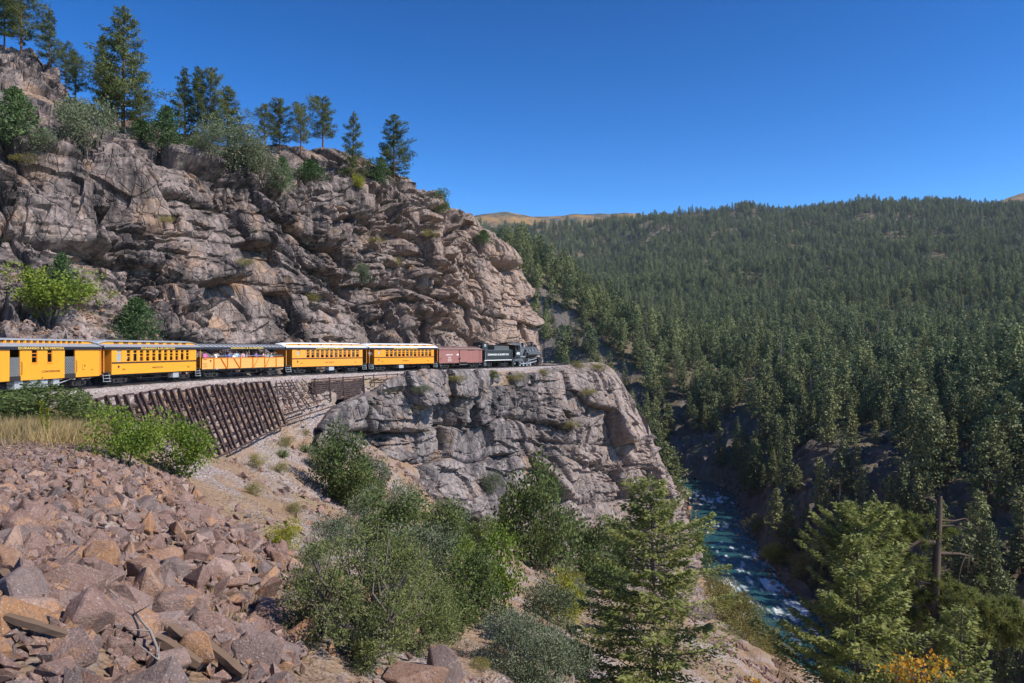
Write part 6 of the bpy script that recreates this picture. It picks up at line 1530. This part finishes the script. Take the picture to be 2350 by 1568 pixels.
# ------------------------------------------------------------------ dry grass and weeds beside the track
def grass(name, regions, n, label, mat, h, seed):
    r_ = np.random.default_rng(seed); C = []
    for (u0, u1, v0, v1, wt) in regions:
        m = int(n * wt); us = r_.uniform(u0, u1, m); vs_ = r_.uniform(v0, v1, m)
        g = [hit(float(a), float(b)) for a, b in zip(us[:70], vs_[:70])]
        g = np.array(g); j = r_.integers(0, len(g), m); q = g[j] + np.stack([r_.normal(size=m) * .55, r_.normal(size=m) * .8, np.zeros(m)], 1); q[:, 2] = ground(q[:, 0], q[:, 1]) - .03; C.append(q)
    C = np.concatenate(C); m = len(C); V, F = kites(C, r_.normal(size=(m, 3)) * .45 + np.array([.15, 0, 1.2]), h * r_.uniform(.4, 1.2, m), .028 * r_.uniform(.6, 1.4, m), r_, .3)
    o = add_obj(name, np_mesh(name, V, F, [mat])); tag(o, label, kind='stuff')
grass('dry_grass', [(-40, 120, 955, 1015, .45), (90, 210, 960, 1020, .35), (170, 230, 950, 1000, .2)], 15000, 'tall straw coloured grass on the bank left of the oak bush', L_GRS, .75, 41)
grass('slope_grass', [(600, 760, 960, 1030, .25), (1230, 1420, 1290, 1420, .35), (560, 700, 1060, 1230, .1), (820, 900, 960, 1060, .1), (440, 700, 1280, 1480, .1), (1450, 1650, 1330, 1500, .1)], 9000, 'thin dry grass on the slope', L_GRS, .42, 42)
def mullein():
    p = hit(95, 1012); m = MB(); r_ = np.random.default_rng(3); C, Dd = [], []
    for dx, h in ((0, 1.5), (.22, 1.2)):
        m.tube([(dx, 0, 0), (dx * 1.1, 0, h)], [.02, .01], 5); n = 260; z = r_.uniform(.3, 1, n) * h; C.append(np.stack([np.full(n, dx), z * 0, z], 1)); Dd.append(r_.normal(size=(n, 3)) + np.array([0, 0, .6]))
    C, Dd = np.concatenate(C), np.concatenate(Dd); V, F = kites(C, Dd, np.full(len(C), .09), np.full(len(C), .045), r_)
    root = empty('mullein', tuple(p)); tag(root, 'pair of tall yellow flower stalks in the dry grass', 'plant'); m.build('stalk', L_OLV, root); add_obj('flower_spike', np_mesh('flower_spike', V, F, [L_YEL]), root)
mullein()
def yucca(u, v, w_, label):
    p = hit(u, v); s = w_ / FPX * p[1] / 2; r_ = np.random.default_rng(int(u)); n = 260; d = r_.normal(size=(n, 3)); d[:, 2] = np.abs(d[:, 2]) * .9 + .1
    V, F = kites(np.zeros((n, 3)) + r_.normal(size=(n, 3)) * .03, d, s * r_.uniform(.7, 1.1, n), .045 * s * r_.uniform(.8, 1.2, n) / .6, r_, .35)
    o = add_obj('yucca', np_mesh('yucca', V, F, [L_YUC]), None, p + np.array([0, 0, .02])); tag(o, label, 'plant', 'yuccas on the slope')
for a in ((648, 1050, 46, 'spiky yucca on the dirt below the crib wall, left of two'), (702, 1040, 50, 'spiky yucca on the dirt below the crib wall, right of two'), (758, 985, 44, 'yucca at the right end of the thin rail lattice'), (1480, 1345, 40, 'yucca on the slope behind the near fir')): yucca(*a)

# ------------------------------------------------------------------ people on the train
SKIN = paint('skin', (.50, .29, .20), .6, .05, gr=0); HAIRS = [paint('hair_' + n_, c, .7, .1, gr=0) for n_, c in (('dark', (.03, .02, .015)), ('brown', (.12, .06, .03)), ('grey', (.42, .40, .38)), ('blond', (.42, .28, .12)))]
CLOTH = {n_: paint('cloth_' + n_, c, .85, .08, gr=0) for n_, c in (('magenta', (.62, .10, .36)), ('white', (.75, .75, .74)), ('navy', (.03, .045, .16)), ('blue', (.07, .13, .45)), ('teal', (.10, .30, .38)), ('grey', (.25, .25, .27)), ('black', (.02, .02, .022)), ('purple', (.16, .10, .30)), ('pink', (.70, .38, .40)), ('skyblue', (.35, .55, .75)), ('maroon', (.22, .03, .05)), ('denim', (.06, .09, .17)))}
def body_mesh(pose):
    """one continuous figure grown from a skeleton with the skin modifier; facing -y"""
    J = [(0, 0, .95, .15), (0, .01, 1.15, .145), (0, .01, 1.36, .15), (0, 0, 1.48, .062), (0, -.015, 1.56, .085), (0, -.02, 1.66, .092), (0, -.01, 1.73, .06)]
    E = [(0, 1), (1, 2), (2, 3), (3, 4), (4, 5), (5, 6)]
    arms = {'down': ((.22, .0, 1.38), (.27, .02, 1.1), (.26, -.06, .86), (.26, -.1, .78)), 'photo': ((.21, -.02, 1.4), (.28, -.2, 1.25), (.12, -.3, 1.5), (.08, -.31, 1.58)), 'rail': ((.22, -.02, 1.38), (.29, -.12, 1.12), (.2, -.36, 1.08), (.15, -.44, 1.07)), 'point': ((.22, -.02, 1.4), (.34, -.25, 1.36), (.38, -.5, 1.42), (.38, -.6, 1.44))}
    for s in (-1, 1):
        a = arms[pose if (pose != 'point' or s > 0) else 'rail']; b = len(J)
        J += [(s * a[0][0], a[0][1], a[0][2], .062), (s * a[1][0], a[1][1], a[1][2], .05), (s * a[2][0], a[2][1], a[2][2], .036), (s * a[3][0], a[3][1], a[3][2], .042)]
        E += [(2, b), (b, b + 1), (b + 1, b + 2), (b + 2, b + 3)]
        b = len(J); J += [(s * .1, 0, .85, .1), (s * .11, -.02, .5, .068), (s * .11, .02, .1, .045), (s * .12, -.13, .04, .04)]; E += [(0, b), (b, b + 1), (b + 1, b + 2), (b + 2, b + 3)]
    me = bpy.data.meshes.new('b'); me.from_pydata([j[:3] for j in J], E, []); o = bpy.data.objects.new('b', me); COL.objects.link(o)
    o.modifiers.new('s', 'SKIN'); sub = o.modifiers.new('u', 'SUBSURF'); sub.levels = 1; sub.render_levels = 1
    for i, sv in enumerate(me.skin_vertices[0].data): sv.radius = (J[i][3],) * 2; sv.use_root = i == 0
    dg = bpy.context.evaluated_depsgraph_get(); out = bpy.data.meshes.new_from_object(o.evaluated_get(dg)); bpy.data.objects.remove(o); bpy.data.meshes.remove(me)
    out.materials.clear()
    for k_ in range(3): out.materials.append(SKIN)
    hands = [np.array(j[:3]) for j in J if abs(j[3] - .042) < 1e-6]
    for f in out.polygons:
        c = np.array(f.center); z = c[2]
        if z > 1.47 or any(np.linalg.norm(c - h) < .09 for h in hands): f.material_index = 0
        elif z > .92: f.material_index = 1
        else: f.material_index = 2
        f.use_smooth = True
    out.name = 'person'; return out
BODY = {p_: body_mesh(p_) for p_ in ('down', 'photo', 'rail', 'point')}
def hair_mesh(long_):
    bm = bmesh.new(); bmesh.ops.create_uvsphere(bm, u_segments=10, v_segments=7, radius=.112)
    for v in bm.verts:
        v.co.y += .012
        if v.co.z < -.02 and v.co.y < .02: v.co.y = .02 + abs(v.co.y) * .2
        if long_ and v.co.z < 0: v.co.z *= 2.0
    me = bpy.data.meshes.new('hair'); bm.to_mesh(me); bm.free(); me.materials.append(SKIN); me.polygons.foreach_set('use_smooth', [True] * len(me.polygons)); return me
HM = [hair_mesh(False), hair_mesh(True)]
CAP = MB().tube([(0, 0, 1.69), (0, 0, 1.75), (0, 0, 1.79)], [.115, .11, .06], 10).box(-.08, .08, -.2, -.08, 1.69, 1.705)
def person(car, lx, ly, pose, shirt, label, hair=0, long_=0, z=.94, turn=0.0, s=.97, cap=None, pants='denim', group='passengers on the train'):
    M = Matrix.Translation(car.location) @ Matrix.Rotation(car.rotation_euler.z, 4, 'Z'); q = M @ Vector((lx, ly, z))
    o = bpy.data.objects.new('person', BODY[pose]); COL.objects.link(o); o.location = q; o.rotation_euler = (0, 0, car.rotation_euler.z + turn); o.scale = (s,) * 3
    for i, m in ((1, CLOTH[shirt]), (2, CLOTH[pants])): o.material_slots[i].link = 'OBJECT'; o.material_slots[i].material = m
    if cap: c = CAP.build('cap', CLOTH[cap], o)
    else:
        h = bpy.data.objects.new('hair', HM[long_]); COL.objects.link(h); h.parent = o; h.location = (0, .005, 1.672); h.material_slots[0].link = 'OBJECT'; h.material_slots[0].material = HAIRS[hair]
    tag(o, label, 'person', group)
h_ = GON_L / 2
for lx, ly, pose, shirt, lab, hr, lg, s, cap in [(-h_ + .75, -.85, 'rail', 'magenta', 'person in a magenta top at the left end of the open car', 1, 1, .96, None), (-h_ + 2.3, -.8, 'photo', 'white', 'person in white with raised arms, first in the row at the open car rail', 0, 1, .93, None),
        (-h_ + 2.95, -.75, 'down', 'black', 'person in black and sunglasses behind the white clad one', 0, 0, 1.02, None), (-h_ + 3.5, -.85, 'rail', 'navy', 'person in navy leaning on the open car rail', 2, 0, .95, None), (-h_ + 4.15, -.85, 'photo', 'blue', 'person in blue taking a picture, left of centre in the open car', 1, 0, .92, 'white'),
        (-h_ + 4.75, -.9, 'rail', 'white', 'child in white low behind the open car rail', 1, 1, .85, None), (-h_ + 5.25, -.8, 'rail', 'skyblue', 'person in a light blue shirt leaning out of the open car', 1, 0, 1.0, None), (-h_ + 6.2, -.85, 'down', 'pink', 'person in a pale pink top at the centre of the open car', 0, 1, .96, None),
        (-h_ + 6.85, -.7, 'photo', 'grey', 'person in grey taking a picture right of the pink top', 1, 0, .97, None), (-h_ + 7.45, -.55, 'down', 'maroon', 'person in a dark top standing back in the open car', 0, 0, 1.03, None), (-h_ + 8.2, -.85, 'rail', 'purple', 'person in a purple blue top right of the car centre', 1, 1, .95, None),
        (-h_ + 8.95, -.75, 'rail', 'black', 'grey haired person in a black jacket leaning on the rail', 2, 0, 1.0, None), (-h_ + 9.45, -.85, 'rail', 'pink', 'person bending over the rail beside the black jacket', 3, 0, .93, None), (-h_ + 10.1, -.85, 'point', 'teal', 'child in a teal patterned shirt pointing from the open car', 1, 0, .86, None), (-h_ + 10.6, -.9, 'rail', 'skyblue', 'small child in light blue at the rail next to the teal shirt', 3, 0, .82, None),
        (h_ - 1.15, -.8, 'photo', 'black', 'person in black taking a picture alone at the right end of the open car', 0, 1, .95, None)]: person(GON, lx, ly, pose, shirt, lab, hr, lg, s=s, cap=cap)
COACHES = [o for o in bpy.data.objects if o.name.startswith('passenger_coach')]
COACHES.sort(key=lambda o: o.location.y); r_ = random.Random(21)
nm = ['the grey roofed coach', 'the coach after the open car', 'the coach behind the boxcar']
for ci, (c, xs) in enumerate(zip(COACHES, ([-3.9, -2.9, -2.1, -.1, .9, 2.9, 4.0], [-2.3, -1.2, -.1, .9, 2.0, 3.3, 4.5], [-2.6, -1.5, -.4, .7, 1.9, 3.1, 4.2]))):
    for k_, x in enumerate(xs):
        sh = r_.choice(list(CLOTH)); person(c, x, -.78, r_.choice(['rail', 'down', 'photo']), sh, '%s passenger from the left seated in %s, %s top' % (('first', 'second', 'third', 'fourth', 'fifth', 'sixth', 'last')[k_], nm[ci], sh), r_.randrange(4), r_.randrange(2), z=.62, s=.98)
person(LOCO, -11.4 / 2 + 1.15, -1.18, 'rail', 'denim', 'engine driver leaning at the locomotive cab window', 2, z=1.48, s=.95, cap='navy', group='train crew')
person(COACHES[2], -COACHES[2].children[0].dimensions.x / 2 - .5, -.85, 'rail', 'grey', 'crew member standing on the platform between the white roofed coaches', 1, z=1.06, s=1.0, cap='black', pants='black', group='train crew')

# ------------------------------------------------------------------ mountain air
def haze():
    x0, x1, y0, y1, z0, z1 = -2600, 4200, -400, 6400, -140, 760
    o = MB().box(x0, x1, y0, y1, z0, z1).build('haze', bpy.data.materials.new('haze_air'), None)
    m = o.data.materials[0]; m.use_nodes = True; t = m.node_tree; t.nodes.remove(t.nodes['Principled BSDF'])
    v = t.nodes.new('ShaderNodeVolumePrincipled'); v.inputs['Color'].default_value = (.7, .82, 1, 1); v.inputs['Density'].default_value = .00004; v.inputs['Anisotropy'].default_value = .2
    t.links.new(v.outputs[0], t.nodes['Material Output'].inputs['Volume'])
    tag(o, 'thin blue haze over the valley', kind='stuff')
haze()
